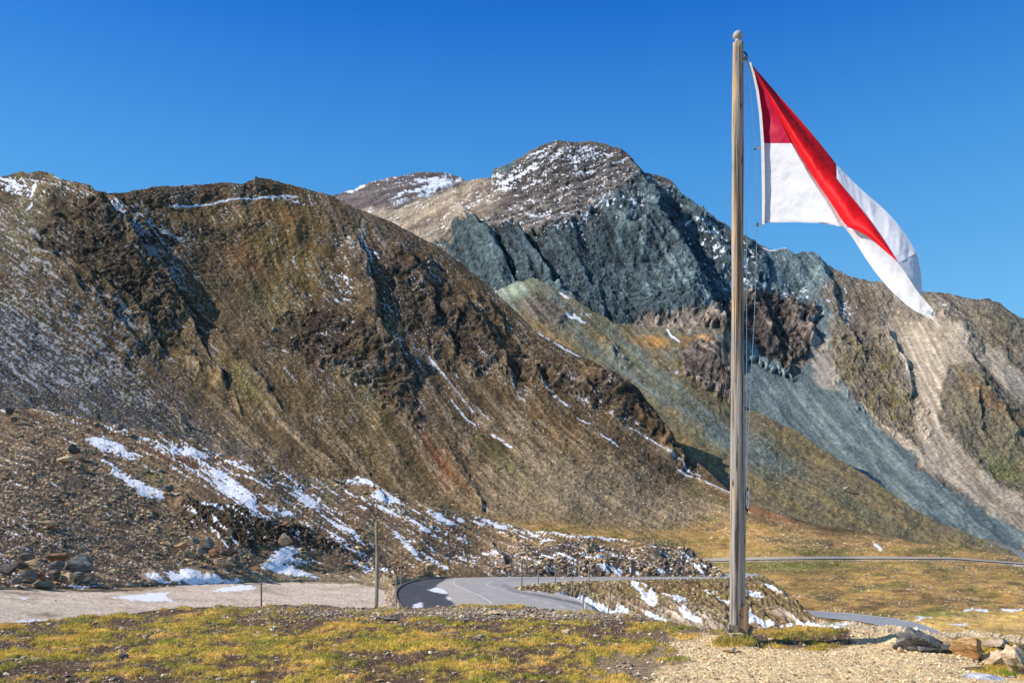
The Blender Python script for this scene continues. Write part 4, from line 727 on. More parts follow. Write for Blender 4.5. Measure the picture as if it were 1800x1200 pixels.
# ================================================================== foreground mound
crest = curve([(-200, 1103), (0, 1097), (90, 1092), (200, 1082), (270, 1072), (330, 1068), (420, 1067), (560, 1062), (640, 1067), (700, 1069), (800, 1062), (900, 1063), (1000, 1072), (1080, 1078), (1150, 1090), (1230, 1103), (1300, 1106), (1400, 1105), (1500, 1108), (1560, 1112), (1620, 1119), (1800, 1128), (2000, 1134)])
def gh(X, Y):
    """height of the mound over its level"""
    X = np.asarray(X, float); Y = np.asarray(Y, float)
    h = .034*fbm(X/1.6, Y/1.6, 3, 501)+.012*fbm(X/.25, Y/.25, 3, 503)
    px = HX+F*X/Y; py = HY+F*CZ/Y
    h = h-.085*poly(px, py, [(1328, 1119), (1400, 1118), (1480, 1117), (1540, 1116), (1580, 1122), (1540, 1138), (1400, 1138), (1330, 1134)], 4)
    h = h+.02*poly(px, py, [(1330, 1103), (1400, 1103), (1480, 1107), (1490, 1112), (1440, 1116), (1350, 1115)], 4)
    h = h+.04*ell(X, Y, 3.0, 11.4, .4, .25)
    h = h-.12*ell(px, py, 1760, 1165, 70, 22)
    return h
gmasks = {}
def gcover(X, Y):
    px = HX+F*X/Y; py = HY+F*CZ/Y
    q = .8*fbm(X/.9, Y/.75, 4, 511, .6)+.75*fbm(X/.24, Y/.24, 3, 513, .6)
    path = poly(px+30*fbm(X/.8, Y/.8, 3, 515), py+7*fbm(X/.8, Y/.8, 3, 517), [(1090, 1260), (1150, 1190), (1215, 1160), (1170, 1130), (1250, 1112), (1340, 1138), (1470, 1128), (1500, 1108), (1590, 1100), (1690, 1140), (1730, 1180), (1830, 1195), (1830, 1300)], 7)
    path = np.maximum(path, poly(px, py, [(1480, 1090), (1640, 1100), (1600, 1122), (1500, 1120)], 5))
    tuft = ell(px, py, 1290, 1130, 48, 9)
    strip_ = poly(px, py, [(1330, 1100), (1420, 1098), (1490, 1106), (1494, 1113), (1430, 1118), (1335, 1118)], 3)
    cr_ = ell(px, py, 900, 1082, 500, 13, 1)
    g = sstep(-.26, .5, q-.6*cr_-.06-.9*ell(px, py, 900, 1180, 500, 18)*0+.25*ell(px, py, 500, 1130, 500, 30))*(1-path)
    g = np.maximum(g, np.maximum(sstep(.3, .6, tuft), strip_*.7*sstep(-.5, .3, q)))
    g = np.maximum(g, .9*sstep(.3, .6, ell(px, py, 1755, 1168, 45, 16)+.3*q))
    return np.clip(g, 0, 1), path, q
x0 = np.linspace(-170, 1970, 1350); yc = CZ*F/(crest(x0)-HY)
ynear = 5.6
u = np.linspace(0, 1, 330)[:, None]; Yg = 1/((1/ynear)*(1-u)+(1/yc[None])*u)
tail = np.array([.06, .14, .25, .4, .6, .9, 1.3, 1.8, 2.6, 4, 6, 9])[:, None]
Yt = yc[None]+tail; Yall = np.concatenate([Yg, Yt]); Xall = (x0[None]-HX)/F*Yall
Xall[-len(tail):] = (x0[None]-HX)/F*(yc[None]+tail*.5)
Zall = gh(Xall, Yall); Zall[-len(tail):] -= .62*tail**1.15
g, path, q = gcover(Xall, Yall); g = g.astype(float)
Zall += g*.028*(1+.8*fbm(Xall/.09, Yall/.09, 3, 521))+(1-g)*.008*fbm(Xall/.05, Yall/.05, 3, 523)
pxg = HX+F*Xall/Yall; pyg = HY+F*CZ/Yall
soil = np.zeros(Xall.shape+(3,))+A(84, 64, 48)
soil = mixc(soil, A(110, 86, 60), sstep(0, 1, fbm(Xall/.5, Yall/.5, 4, 525)))
soil = mixc(soil, A(132, 112, 90), .85*ell(pxg, pyg, 900, 1076, 420, 10, 1)); soil = mixc(soil, A(140, 118, 92), .8*poly(pxg, pyg, [(1050, 1150), (1200, 1100), (1350, 1140), (1100, 1220), (1000, 1220)], 30))
soil = mixc(soil, A(204, 174, 126), path); soil = mixc(soil, A(176, 146, 108), path*sstep(0, 1, fbm(Xall/.4, Yall/.35, 4, 527)*1.2)*.7)
soil = mixc(soil, A(226, 206, 172), path*sstep(.3, .55, perlin(Xall/.035, Yall/.035, 529))*.7); soil = mixc(soil, A(120, 98, 76), path*sstep(.3, .5, perlin(Xall/.05, Yall/.04, 531))*.55)
soil = mixc(soil, A(164, 150, 136), (1-path)*sstep(.38, .5, perlin(Xall/.045, Yall/.05, 533)-.12+.3*ell(pxg, pyg, 900, 1078, 450, 14))*.8)
def turf_col(X, Y):
    t = fbm(X/.7, Y/.6, 4, 541)*1.3; t2 = fbm(X/.16, Y/.16, 3, 543)
    c = np.zeros(np.shape(X)+(3,))+A(172, 148, 56)
    c = mixc(c, A(208, 162, 78), sstep(.0, .9, t+.3*t2)); c = mixc(c, A(112, 116, 46), sstep(.1, .9, -t+.3*t2)*.85); c = mixc(c, A(160, 148, 54), sstep(.7, 1.3, fbm(X/.4, Y/.4, 3, 545)*1.6)*.8)
    c = mixc(c, A(120, 92, 56), sstep(.5, 1.2, fbm(X/.5, Y/.4, 3, 547)*1.5)*.6)
    return c*1.1*(1+.22*t2)[..., None]
gc = soil*(1-g[..., None])+turf_col(Xall, Yall)*.8*g[..., None]
gc *= np.clip(1+.22*fbm(Xall/.03, Yall/.03, 3, 549), .4, 1.7)[..., None]
me = np_mesh('ground', np.stack([Xall, Yall, Zall], -1).reshape(-1, 3), grid_faces(*Xall.shape)[:, ::-1], gc.reshape(-1, 3))
gmat = terrain_mat('turf_and_soil', .018, .35, .8); tag(new_obj('ground', me, gmat), kind='structure')
def ground_z(X, Y):
    X = np.asarray(X, float); Y = np.asarray(Y, float); yc_ = CZ*F/(crest(HX+F*X/Y)-HY)
    return gh(X, Y)-np.where(Y > yc_, .62*np.maximum(Y-yc_, 0)**1.15, 0)

# ------------------------------------------------------------------ grass blades
def blades(name, X, Y, Z, L, W, col, label, lean=.7, seed=1):
    r = np.random.default_rng(seed); n = len(X)
    th = r.uniform(0, 2*np.pi, n); le = L*lean*r.uniform(.3, 1.2, n); ph = r.uniform(0, 2*np.pi, n)
    dx, dy = np.cos(th)*W/2, np.sin(th)*W/2; lx, ly = np.cos(ph)*le, np.sin(ph)*le
    V = np.empty((n, 5, 3)); b = np.stack([X, Y, Z], 1)
    V[:, 0] = b+np.stack([-dx, -dy, 0*dx-.005], 1); V[:, 1] = b+np.stack([dx, dy, 0*dx-.005], 1)
    m = b+np.stack([lx*.4, ly*.4, L*.62], 1); V[:, 2] = m+np.stack([dx*.7, dy*.7, 0*dx], 1); V[:, 3] = m-np.stack([dx*.7, dy*.7, 0*dx], 1)
    V[:, 4] = b+np.stack([lx, ly, L], 1)
    i = np.arange(n)[:, None]*5
    T = np.concatenate([i+[0, 1, 2], i+[0, 2, 3], i+[3, 2, 4]])
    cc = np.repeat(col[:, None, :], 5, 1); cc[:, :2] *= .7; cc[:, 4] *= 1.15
    o = new_obj(name, np_mesh(name, V.reshape(-1, 3), T, cc.reshape(-1, 3)), grass_mat); tag(o, label, 'grass', kind='stuff'); return o
grass_mat, nt_, b__ = mat_new('grass_blades')
at_ = N(nt_, 'ShaderNodeAttribute', attribute_name='Col'); tc_ = N(nt_, 'ShaderNodeTexCoord'); nn_ = N(nt_, 'ShaderNodeTexNoise', i_Scale=9.0, i_Detail=3.0)
nt_.links.new(tc_.outputs['Object'], nn_.inputs['Vector']); mr_ = N(nt_, 'ShaderNodeMapRange'); mr_.inputs['To Min'].default_value = .75; mr_.inputs['To Max'].default_value = 1.25; nt_.links.new(nn_.outputs['Fac'], mr_.inputs[0])
vs_ = N(nt_, 'ShaderNodeVectorMath', operation='SCALE'); nt_.links.new(at_.outputs['Color'], vs_.inputs[0]); nt_.links.new(mr_.outputs[0], vs_.inputs['Scale'])
nt_.links.new(vs_.outputs[0], b__.inputs['Base Color']); b__.inputs['Roughness'].default_value = .7; b__.inputs['Specular IOR Level'].default_value = .2
tr_ = N(nt_, 'ShaderNodeBsdfTranslucent'); ms_ = N(nt_, 'ShaderNodeMixShader'); ms_.inputs[0].default_value = .3; nt_.links.new(vs_.outputs[0], tr_.inputs['Color'])
nt_.links.new(b__.outputs[0], ms_.inputs[1]); nt_.links.new(tr_.outputs[0], ms_.inputs[2]); nt_.links.new(ms_.outputs[0], nt_.nodes['Material Output'].inputs[0])
r = np.random.default_rng(50); n = 360000
pxr = r.uniform(-60, 1860, n); pr = r.uniform(0, 1, n); ycr = CZ*F/(crest(pxr)-HY)+.25
Yr = np.sqrt(pr*(ycr**2-7.6**2)+7.6**2); Xr = (pxr-HX)/F*Yr
gm, pa, qq = gcover(Xr, Yr); keep = r.uniform(0, 1, n) < gm*.8*sstep(.15, .95, gm)
Xr, Yr = Xr[keep], Yr[keep]; n = len(Xr); pk = HX+F*Xr/Yr; pyk = HY+F*CZ/Yr
Lr = (.026+.03*r.uniform(0, 1, n)**2)*(1+.4*fbm(Xr/.3, Yr/.3, 2, 561)); tf = sstep(.3, .8, ell(pk, pyk, 1290, 1131, 50, 9)); Lr = Lr*(1+1.1*tf)
cr_ = turf_col(Xr, Yr)*r.uniform(.7, 1.35, n)[:, None]*r.uniform(.75, 1.2, n)[:, None]; cr_ = mixc(cr_, A(112, 114, 58), tf*.7*(r.uniform(0, 1, n) < .75)); cr_ = mixc(cr_, A(206, 178, 110), (r.uniform(0, 1, n) < .14)*.8); cr_ = mixc(cr_, A(90, 130, 40), .8*sstep(.35, .7, ell(pk, pyk, 1780, 1170, 40, 14)))
blades('grass', Xr, Yr, ground_z(Xr, Yr)+.012, Lr, .0095*(1+.3*r.uniform(-1, 1, n)), cr_, 'short yellow and green alpine turf covering the foreground mound')
# taller dry tufts
tx = []; 
for k_, (a, b, c_, hh) in enumerate([(300, 1190, 60, .10), (225, 1180, 40, .07), (505, 1175, 40, .09), (120, 1180, 12, .10), (180, 1165, 16, .08), (740, 1190, 30, .07), (1060, 1180, 20, .06), (545, 1165, 14, .1), (1310, 1133, 50, .08), (1328, 1131, 50, .09), (1275, 1133, 40, .07), (1260, 1132, 30, .06), (1335, 1128, 24, .08), (1790, 1160, 40, .08), (20, 1170, 30, .07), (660, 1130, 20, .05)]):
    Yc_ = CZ*F/(b-HY); Xc_ = (a-HX)/F*Yc_
    tx.append(np.stack([Xc_+r.normal(0, .09, c_), Yc_+r.normal(0, .08, c_), np.full(c_, hh), np.full(c_, float(a))], 1))
tx = np.concatenate(tx); n = len(tx)
cr_ = np.where((r.uniform(0, 1, n) < .5)[:, None], A(196, 166, 96), A(104, 112, 44))*r.uniform(.7, 1.2, n)[:, None]
blades('tall_grass', tx[:, 0], tx[:, 1], ground_z(tx[:, 0], tx[:, 1]), tx[:, 2]*r.uniform(.5, 1.3, n), np.full(n, .006), cr_, 'taller green and straw coloured grass tufts rising from the turf', .6, 3)

# ------------------------------------------------------------------ stones
def ico(sub):
    bm = bmesh.new(); bmesh.ops.create_icosphere(bm, subdivisions=sub, radius=1)
    V = np.array([v.co[:] for v in bm.verts]); Fc = np.array([[v.index for v in f.verts] for f in bm.faces]); bm.free(); return V, Fc
ICO = {k: ico(k) for k in (1, 2, 3, 4, 5)}
def rock_shape(sub, seed, planes=13, noise=.05, flat=1.0):
    V, Fc = ICO[sub]; r = np.random.default_rng(seed)
    n = r.normal(size=(planes, 3)); n /= np.linalg.norm(n, axis=1, keepdims=True); n[:, 2] *= flat; n /= np.linalg.norm(n, axis=1, keepdims=True)
    d = r.uniform(.42, .85, planes); dot = np.maximum(V@n.T, 1e-3); rad = np.min(np.where(dot > .05, d/dot, 9), axis=1); rad = np.minimum(rad, 1.35)
    W = V*rad[:, None]
    if noise:
        W = W*(1+noise*fbm(W[:, 0]*2.3+W[:, 2]*1.7+seed, W[:, 1]*2.3-W[:, 2]*1.3, 4, seed % 50))[:, None]
    W -= (W.max(0)+W.min(0))/2; W /= np.abs(W).max(0)
    return W, Fc
TEMPL = [rock_shape(1, s, 8, 0) for s in range(8)]; TEMPL2 = [rock_shape(2, s+20, 11, .03) for s in range(8)]
def scatter(name, pos, size, cols, mat, label, cat, templ=TEMPL, flat=.6, seed=5):
    r = np.random.default_rng(seed); n = len(pos); k = r.integers(0, len(templ), n); Vs = []; Fs = []; Cs = []; off = 0
    for t in range(len(templ)):
        ids = np.where(k == t)[0]
        if not len(ids): continue
        V, Fc = templ[t]; m = len(ids); th = r.uniform(0, 2*np.pi, m); c, s_ = np.cos(th), np.sin(th)
        sc = size[ids][:, None]*np.stack([r.uniform(.8, 1.3, m), r.uniform(.6, 1.0, m), flat*r.uniform(.6, 1.2, m)], 1)
        A_ = V[None]*sc[:, None]; X = A_[..., 0]*c[:, None]-A_[..., 1]*s_[:, None]; Y = A_[..., 0]*s_[:, None]+A_[..., 1]*c[:, None]
        tl = r.uniform(-.35, .35, m)[:, None]; Z = A_[..., 2]+tl*X
        W = np.stack([X, Y, Z], -1)+pos[ids][:, None]; Vs.append(W.reshape(-1, 3))
        Fs.append((Fc[None]+off+np.arange(m)[:, None, None]*len(V)).reshape(-1, 3)); off += m*len(V)
        Cs.append(np.repeat(cols[ids][:, None], len(V), 1).reshape(-1, 3))
    o = new_obj(name, np_mesh(name, np.concatenate(Vs), np.concatenate(Fs), np.concatenate(Cs), smooth=False), mat); tag(o, label, cat, kind='stuff'); return o
def stone_cols(n, r, pal=None):
    pal = pal or [(178, 158, 130), (150, 128, 100), (134, 124, 114), (196, 178, 148), (168, 122, 78), (110, 100, 92), (140, 136, 128)]
    c = np.array([A(*p) for p in pal]); return c[r.integers(0, len(c), n)]*r.uniform(.75, 1.25, n)[:, None]
peb = terrain_mat('pebble_stone', .02, .2, .4)
r = np.random.default_rng(60); n = 60000
pxr = r.uniform(-60, 1860, n); pr = r.uniform(0, 1, n); ycr = CZ*F/(crest(pxr)-HY)+.2; Yr = np.sqrt(pr*(ycr**2-7.6**2)+7.6**2); Xr = (pxr-HX)/F*Yr
gm, pa, qq = gcover(Xr, Yr); pyr = HY+F*CZ/Yr
dn = (1-gm)*(.06+.32*sstep(-.2, .8, fbm(Xr/.6, Yr/.6, 3, 571))+.75*ell(pxr, pyr, 900, 1078, 450, 14)+.35*pa)
k_ = r.uniform(0, 1, n) < dn; Xr, Yr, pa = Xr[k_], Yr[k_], pa[k_]; n = len(Xr)
sz = .008+.03*r.uniform(0, 1, n)**4*(1+.6*(r.uniform(0, 1, n) < .05)); sz *= 1-.4*pa
cl = stone_cols(n, r, [(176, 158, 132), (146, 128, 106), (128, 116, 102), (196, 178, 150), (150, 120, 86), (110, 98, 86)]); cl = np.where(pa[:, None] > .5, stone_cols(n, r, [(216, 188, 142), (200, 170, 124), (170, 140, 102), (210, 190, 156), (140, 118, 92)]), cl)
scatter('pebbles', np.stack([Xr, Yr, ground_z(Xr, Yr)+sz*.25], 1), sz, cl, peb, 'pale pebbles and chips of stone littering the mound and the worn path', 'pebbles')
# rubble on the slopes
def pick(sheet, dens, n, seed):
    r = np.random.default_rng(seed); w_ = (dens*sheet.Y**0).ravel(); w_ = np.maximum(w_, 0); w_ = w_/w_.sum()
    ids = r.choice(len(w_), n, p=w_, replace=True); return ids, r
px, py = S5.px, S5.py
d5 = .25+2.2*poly(px, py, [(-160, 730), (150, 740), (300, 800), (300, 900), (420, 1000), (300, 1010), (180, 1020), (-160, 1020)], 30)+2.5*poly(px, py, [(-160, 900), (110, 900), (150, 1000), (170, 1024), (-160, 1024)], 14)+1.2*ell(px, py, 600, 860, 80, 12, 10)+1.2*ell(px, py, 400, 985, 90, 25)+1.5*(S5cut > .5)+.5*ell(px, py, 480, 940, 80, 30)
d5 = d5*(1-.9*S5sn)*sstep(.3, .9, .6+1.2*fbm(px/30, py/20, 3, 581))
ids, r = pick(S5, d5, 12000, 61); Vp = S5.V.reshape(-1, 3)[ids]; Yp = S5.Y.ravel()[ids]; n = len(ids)
szp = (.9+5.2*r.uniform(0, 1, n)**5+1.7*r.uniform(0, 1, n)**2)*.8; sz = szp*Yp/F; Vp[:, 0] += r.normal(0, .05, n)
slope_rock = terrain_mat('rubble_stone', .15, .25, .5)
scatter('rubble', Vp+np.array([0, 0, 1])*sz[:, None]*.2, sz, stone_cols(n, r, [(192, 164, 122), (168, 140, 104), (128, 112, 94), (184, 166, 138), (156, 120, 84), (100, 90, 80), (150, 132, 108), (118, 104, 84)]), slope_rock, 'loose tan, grey and rust coloured rubble strewn over the near slope', 'rubble', seed=8)
px, py = S4.px, S4.py
d4 = np.clip(.3+2.0*poly(px, py, [(0, 560), (120, 620), (330, 740), (520, 840), (700, 880), (450, 840), (200, 760), (0, 740)], 14)+1.6*poly(px, py, [(850, 830), (960, 790), (1060, 820), (1190, 860), (1300, 905), (1330, 930), (1150, 935), (960, 920), (850, 895)], 18)+.6*ell(px, py, 1450, 950, 300, 20)+.8*ell(px, py, 100, 550, 120, 60, 36), 0, 4)*(py > curve([(-160, 340), (1205, 840), (1450, 935), (1940, 995)])(px))*(1-roadm)
ids, r = pick(S4, d4, 14000, 62); Vp = S4.V.reshape(-1, 3)[ids]; Yp = S4.Y.ravel()[ids]; n = len(ids); szp = (.9+2.4*r.uniform(0, 1, n)**8+.5*r.uniform(0, 1, n))*.75; sz = szp*Yp/F
scatter('scree', Vp+np.array([0, 0, 1])*sz[:, None]*.2, sz, stone_cols(n, r, [(176, 152, 120), (150, 130, 104), (128, 114, 98), (188, 170, 140), (120, 108, 96), (110, 106, 104)]), terrain_mat('scree_stone', .9, .25, .5), 'scree and scattered stones on the brown hill and the meadow', 'scree', seed=9)
px, py = S6.px, S6.py
d6 = (isl*.5+3*rim+.02*lot+.4*(1-lot)*(1-isl)+1.2*ell(px, py, 1230, 1085, 90, 16, 10)+2.0*ver+.6*ell(px, py, 100, 1060, 80, 8))*(1-road6)*(1-.8*sn if False else 1)
ids, r = pick(S6, np.maximum(d6, 0), 5200, 63); Vp = S6.V.reshape(-1, 3)[ids]; Yp = S6.Y.ravel()[ids]; n = len(ids); szp = (.8+1.8*r.uniform(0, 1, n)**5)*.8; sz = szp*Yp/F
scatter('verge_stones', Vp+np.array([0, 0, 1])*sz[:, None]*.2, sz, stone_cols(n, r), slope_rock, 'small stones on the grassy island and the verges of the bend', 'stones', seed=10)
px, py = S3.px, S3.py
d3 = np.clip(.3+ell(px, py, 1450, 850, 200, 50, 34)+.5*ell(px, py, 1000, 580, 80, 30), 0, 3)*(py > curve(list(zip(S3.px1, S3.py[0])))(px)+4)
ids, r = pick(S3, d3, 1500, 64); Vp = S3.V.reshape(-1, 3)[ids]; Yp = S3.Y.ravel()[ids]; n = len(ids); szp = (.7+2.0*r.uniform(0, 1, n)**6)*.8; sz = szp*Yp/F
scatter('boulder_field', Vp+np.array([0, 0, 1])*sz[:, None]*.2, sz, stone_cols(n, r, [(150, 142, 124), (120, 118, 108), (170, 160, 140)]), terrain_mat('spur_stone', 1.5, .25, .5), 'pale boulders scattered over the green spur', 'boulders', seed=11)

def rock_mat(name, c1, c2, wl=.12, dark=.5, strat=(1, 1, 3)):
    m, nt, b = mat_new(name); L = nt.links.new; tc = N(nt, 'ShaderNodeTexCoord'); mp = N(nt, 'ShaderNodeMapping'); mp.inputs['Scale'].default_value = strat; mp.inputs['Rotation'].default_value = (.3, .25, .1)
    L(tc.outputs['Object'], mp.inputs[0])
    n1 = N(nt, 'ShaderNodeTexNoise', i_Scale=.5/wl, i_Detail=6.0, i_Roughness=.65); n2 = N(nt, 'ShaderNodeTexNoise', i_Scale=3/wl, i_Detail=5.0, i_Roughness=.7); n3 = N(nt, 'ShaderNodeTexNoise', i_Scale=.25/wl, i_Detail=4.0)
    for q_ in (n1, n2): L(mp.outputs[0], q_.inputs['Vector'])
    L(tc.outputs['Object'], n3.inputs['Vector'])
    cr = N(nt, 'ShaderNodeValToRGB'); e = cr.color_ramp.elements; e[0].position = .32; e[0].color = (*(np.array(c1)*dark), 1); e[1].position = .68; e[1].color = (*c2, 1); k = e.new(.48); k.color = (*c1, 1)
    L(n1.outputs['Fac'], cr.inputs[0]); mr = N(nt, 'ShaderNodeMapRange'); mr.inputs['From Min'].default_value = .3; mr.inputs['From Max'].default_value = .7; mr.inputs['To Min'].default_value = .65; mr.inputs['To Max'].default_value = 1.3
    L(n2.outputs['Fac'], mr.inputs[0]); vs = N(nt, 'ShaderNodeVectorMath', operation='SCALE'); L(cr.outputs[0], vs.inputs[0]); L(mr.outputs[0], vs.inputs['Scale']); L(vs.outputs[0], b.inputs['Base Color'])
    ad = N(nt, 'ShaderNodeMath', operation='MULTIPLY_ADD'); ad.inputs[1].default_value = .35; L(n2.outputs['Fac'], ad.inputs[0]); L(n1.outputs['Fac'], ad.inputs[2])
    bp = N(nt, 'ShaderNodeBump', i_Strength=.9, i_Distance=wl*.6); L(ad.outputs[0], bp.inputs['Height']); L(bp.outputs[0], b.inputs['Normal']); b.inputs['Roughness'].default_value = .9; b.inputs['Specular IOR Level'].default_value = .2
    return m
RM = {}
def rm(kind, wl):
    key = (kind, wl)
    if key not in RM:
        c = dict(grey=((112, 104, 94), (154, 144, 130)), tan=((158, 130, 96), (200, 174, 136)), rust=((126, 92, 66), (160, 120, 84)), dark=((84, 76, 68), (128, 116, 102)), slate=((92, 89, 85), (138, 134, 128)), ochre=((176, 132, 82), (200, 168, 124)), pale=((186, 158, 122), (222, 200, 166)), olive=((118, 112, 90), (150, 144, 118)))[kind]
        RM[key] = rock_mat('stone_'+kind, A(*c[0]), A(*c[1]), wl)
    return RM[key]
def boulder(label, px, pyb, w, h, Y, kind, seed, group=None, cat='boulder', planes=14, noise=.06, dy=.8, name='boulder', rz=None, sub=4, sink=.12, zoff=0, mat=None, taper=0):
    V, Fc = rock_shape(sub, seed, planes, noise); W_ = w*Y/F/2; H_ = h*Y/F/2*(1+sink)
    if taper: V = V.copy(); V[:, 2] *= 1-taper*(V[:, 0]*.5+.5)
    V = V*np.array([W_, W_*dy, H_]); base = P(np.float64(px), np.float64(pyb), Y)
    V[:, 2] += H_-2*H_*sink/(1+sink); V[:, 1] += W_*dy*.55
    o = new_obj(name, np_mesh(name, V, Fc, smooth=False), mat or rm(kind, .3 if Y > 30 else .12)); o.location = base+np.array([0, 0, zoff])
    try: o.data.set_sharp_from_angle(angle=math.radians(32))
    except Exception: pass
    tag(o, label, cat, group); return o
def s5Y(px, py): return float(min(S5.f(np.float64(px), np.float64(py)), 400))
g1 = 'boulders heaped at the left edge of the car park'; g2 = 'boulders heaped below the dark earth bank'
for i, (a, b, w_, h_, k, lab) in enumerate([
    (140, 1012, 44, 40, 'grey', 'biggest block of the left boulder heap, grey and square cut with a dark right side'), (56, 1003, 36, 21, 'tan', 'broad tan boulder on the top of the left boulder heap'), (69, 1021, 20, 23, 'rust', 'upright rust brown block below the broad tan boulder'),
    (47, 1020, 30, 20, 'grey', 'rounded pale grey boulder left of the upright rust block'), (116, 1025, 26, 20, 'tan', 'pointed ochre tan boulder at the front of the left heap'), (97, 987, 36, 15, 'rust', 'flat red brown slab lying on the back of the left heap'), (91, 1018, 24, 17, 'dark', 'dark rounded boulder between the rust block and the pointed tan one'),
    (97, 1002, 26, 17, 'grey', 'grey boulder in the middle of the left heap'), (30, 1000, 28, 14, 'dark', 'dark low boulder at the left shoulder of the left heap'), (70, 1036, 32, 17, 'olive', 'greenish grey boulder at the foot of the left heap'), (137, 1022, 22, 18, 'slate', 'slate coloured block leaning below the biggest grey block'),
    (150, 1020, 28, 14, 'dark', 'dark block in the shadow right of the biggest grey block'), (10, 1010, 30, 20, 'dark', 'dark boulder cut by the left edge of the picture'), (24, 1025, 24, 12, 'grey', 'low flat grey slab at the foot of the left heap'), (118, 1000, 20, 14, 'dark', 'small dark stone wedged behind the biggest grey block'),
    (47, 984, 24, 13, 'grey', 'small grey stone at the very back of the left heap')]):
    boulder(lab, a, b, w_, h_, s5Y(a, min(b, 1022))*.97, k, 100+i, g1, planes=11, sub=4)
for i, (a, b, w_, h_, k, lab) in enumerate([
    (367, 960, 16, 18, 'grey', 'pointed grey stone on the top of the heap below the earth bank'), (343, 955, 14, 13, 'olive', 'greenish round stone left of the pointed grey stone'), (400, 976, 32, 16, 'dark', 'broad dark brown boulder at the right of the heap below the earth bank'), (333, 980, 22, 14, 'olive', 'large green grey boulder at the left foot of the heap below the bank'),
    (383, 994, 22, 15, 'tan', 'tan boulder at the front of the heap below the bank'), (375, 976, 22, 15, 'rust', 'reddish boulder in the middle of the heap below the bank'), (352, 972, 18, 14, 'grey', 'grey boulder just left of the reddish one'), (316, 962, 24, 10, 'tan', 'flat tan slab at the left end of the heap below the bank'),
    (402, 992, 16, 13, 'grey', 'small grey boulder at the front right of the heap below the bank'), (352, 985, 16, 12, 'dark', 'dark stone under the grey boulder of the heap below the bank'), (362, 966, 18, 12, 'slate', 'slate coloured stone under the pointed grey stone'), (422, 974, 18, 9, 'grey', 'pale low stone at the right end of the heap below the bank'), (294, 958, 16, 7, 'tan', 'thin tan slab left of the heap below the bank'),
    (415, 985, 14, 12, 'dark', 'dark block behind the small grey boulder of the heap below the bank')]):
    boulder(lab, a, b, w_, h_, s5Y(a, b)*.97, k, 140+i, g2, planes=11, sub=3)
for i, (a, b, w_, h_, k, lab, nm) in enumerate([
    (498, 957, 24, 18, 'tan', 'orange tan boulder above the large snow patch by the car park', 'boulder'), (502, 926, 16, 11, 'rust', 'rust coloured boulder on the rim of the earth bank', 'boulder'), (401, 941, 13, 14, 'tan', 'pale tan boulder stuck in the dark earth bank', 'boulder'), (128, 796, 20, 18, 'dark', 'dark boulder beside pale slabs high on the near slope', 'boulder'),
    (112, 811, 32, 11, 'pale', 'pale flat slab left of the dark boulder high on the near slope', 'boulder'), (82, 924, 34, 10, 'tan', 'long rust tan slab on the rubble above the left boulder heap', 'boulder'), (756, 1001, 18, 13, 'tan', 'pale tan boulder where the near slope meets the road bend', 'boulder'), (770, 1009, 9, 9, 'rust', 'small orange stone right of the pale boulder at the road bend', 'boulder'),
    (711, 906, 15, 11, 'grey', 'dark grey boulder beside a snow streak on the near slope', 'boulder'), (446, 1001, 30, 6, 'rust', 'rust coloured flat slab right of the boulder heap and left of the snow patch', 'boulder'), (208, 755, 22, 12, 'grey', 'rounded grey boulder on the crest of the near slope above the snow patch', 'boulder'), (15, 728, 18, 14, 'dark', 'dark pointed boulder on the crest at the left edge', 'boulder'),
    (24, 740, 18, 10, 'grey', 'grey boulder on the crest beside the dark pointed one', 'boulder'), (297, 864, 16, 12, 'slate', 'bluish boulder right of the lowest snow tongue', 'boulder'), (335, 775, 18, 6, 'pale', 'pale slab on the crest above the snow patches', 'boulder')]):
    boulder(lab, a, b, w_, h_, s5Y(a, b)*.975, k, 180+i, None, planes=10, sub=3, name=nm)
b_ = boulder('rough stone block standing on the crest of the brown hill', 454, 322, 20, 13, S4.f(np.float64(455), np.float64(322))*.99, 'tan', 233, None, cat='rock', planes=9, sub=3, sink=.3, mat=simple_mat('summit_stone', A(124, 106, 86), .95, 2.5, .4), name='summit_block')
b_ = boulder('dark boulder lying on the brown hillside with its shadow to the right', 323, 742, 12, 16, S4.f(np.float64(323), np.float64(742))*.985, 'grey', 235, None, planes=9, sub=3, sink=.3)
b_ = boulder('pale boulder lying low on the green spur right of the flagpole', 1490, 861, 13, 7, S3.f(np.float64(1490), np.float64(861))*.985, 'olive', 236, None, planes=9, sub=3, sink=.3)
# boulders at the lower right, beside the path
def gY(py): return CZ*F/(py-HY)
def gboulder(label, a, b, w_, h_, k, seed, **kw):
    Y = gY(b); o = boulder(label, a, b, w_, h_, Y, k, seed, 'boulders lining the path at the lower right', planes=kw.pop('planes', 12), sub=5, noise=kw.pop('noise', .10), **kw)
    X = (a-HX)/F*Y; o.location.z = float(ground_z(X, Y))-.03; return o
gboulder('large dark grey layered boulder nearest the road at the lower right', 1626, 1147, 92, 46, 'slate', 311, dy=.7, noise=.16, planes=9)
gboulder('low grey wedge of rock at the right foot of the large dark boulder', 1652, 1148, 78, 20, 'slate', 322, dy=.5)
gboulder('bright ochre boulder between the dark grey one and the tan ones', 1706, 1154, 54, 42, 'ochre', 313, dy=.8, noise=.14)
gboulder('upright tan boulder right of the bright ochre one', 1754, 1157, 46, 34, 'pale', 314, dy=.7)
gboulder('flat topped pale rock behind the tan boulders', 1745, 1138, 84, 20, 'pale', 315, dy=.6)
gboulder('tall tan boulder cut by the right edge of the picture', 1795, 1170, 56, 58, 'pale', 316, dy=.8, noise=.14)
gboulder('small brown block in the gap below the tan boulders', 1768, 1153, 20, 16, 'rust', 317)
gboulder('small grey block beside the brown one below the tan boulders', 1784, 1150, 14, 14, 'slate', 318)
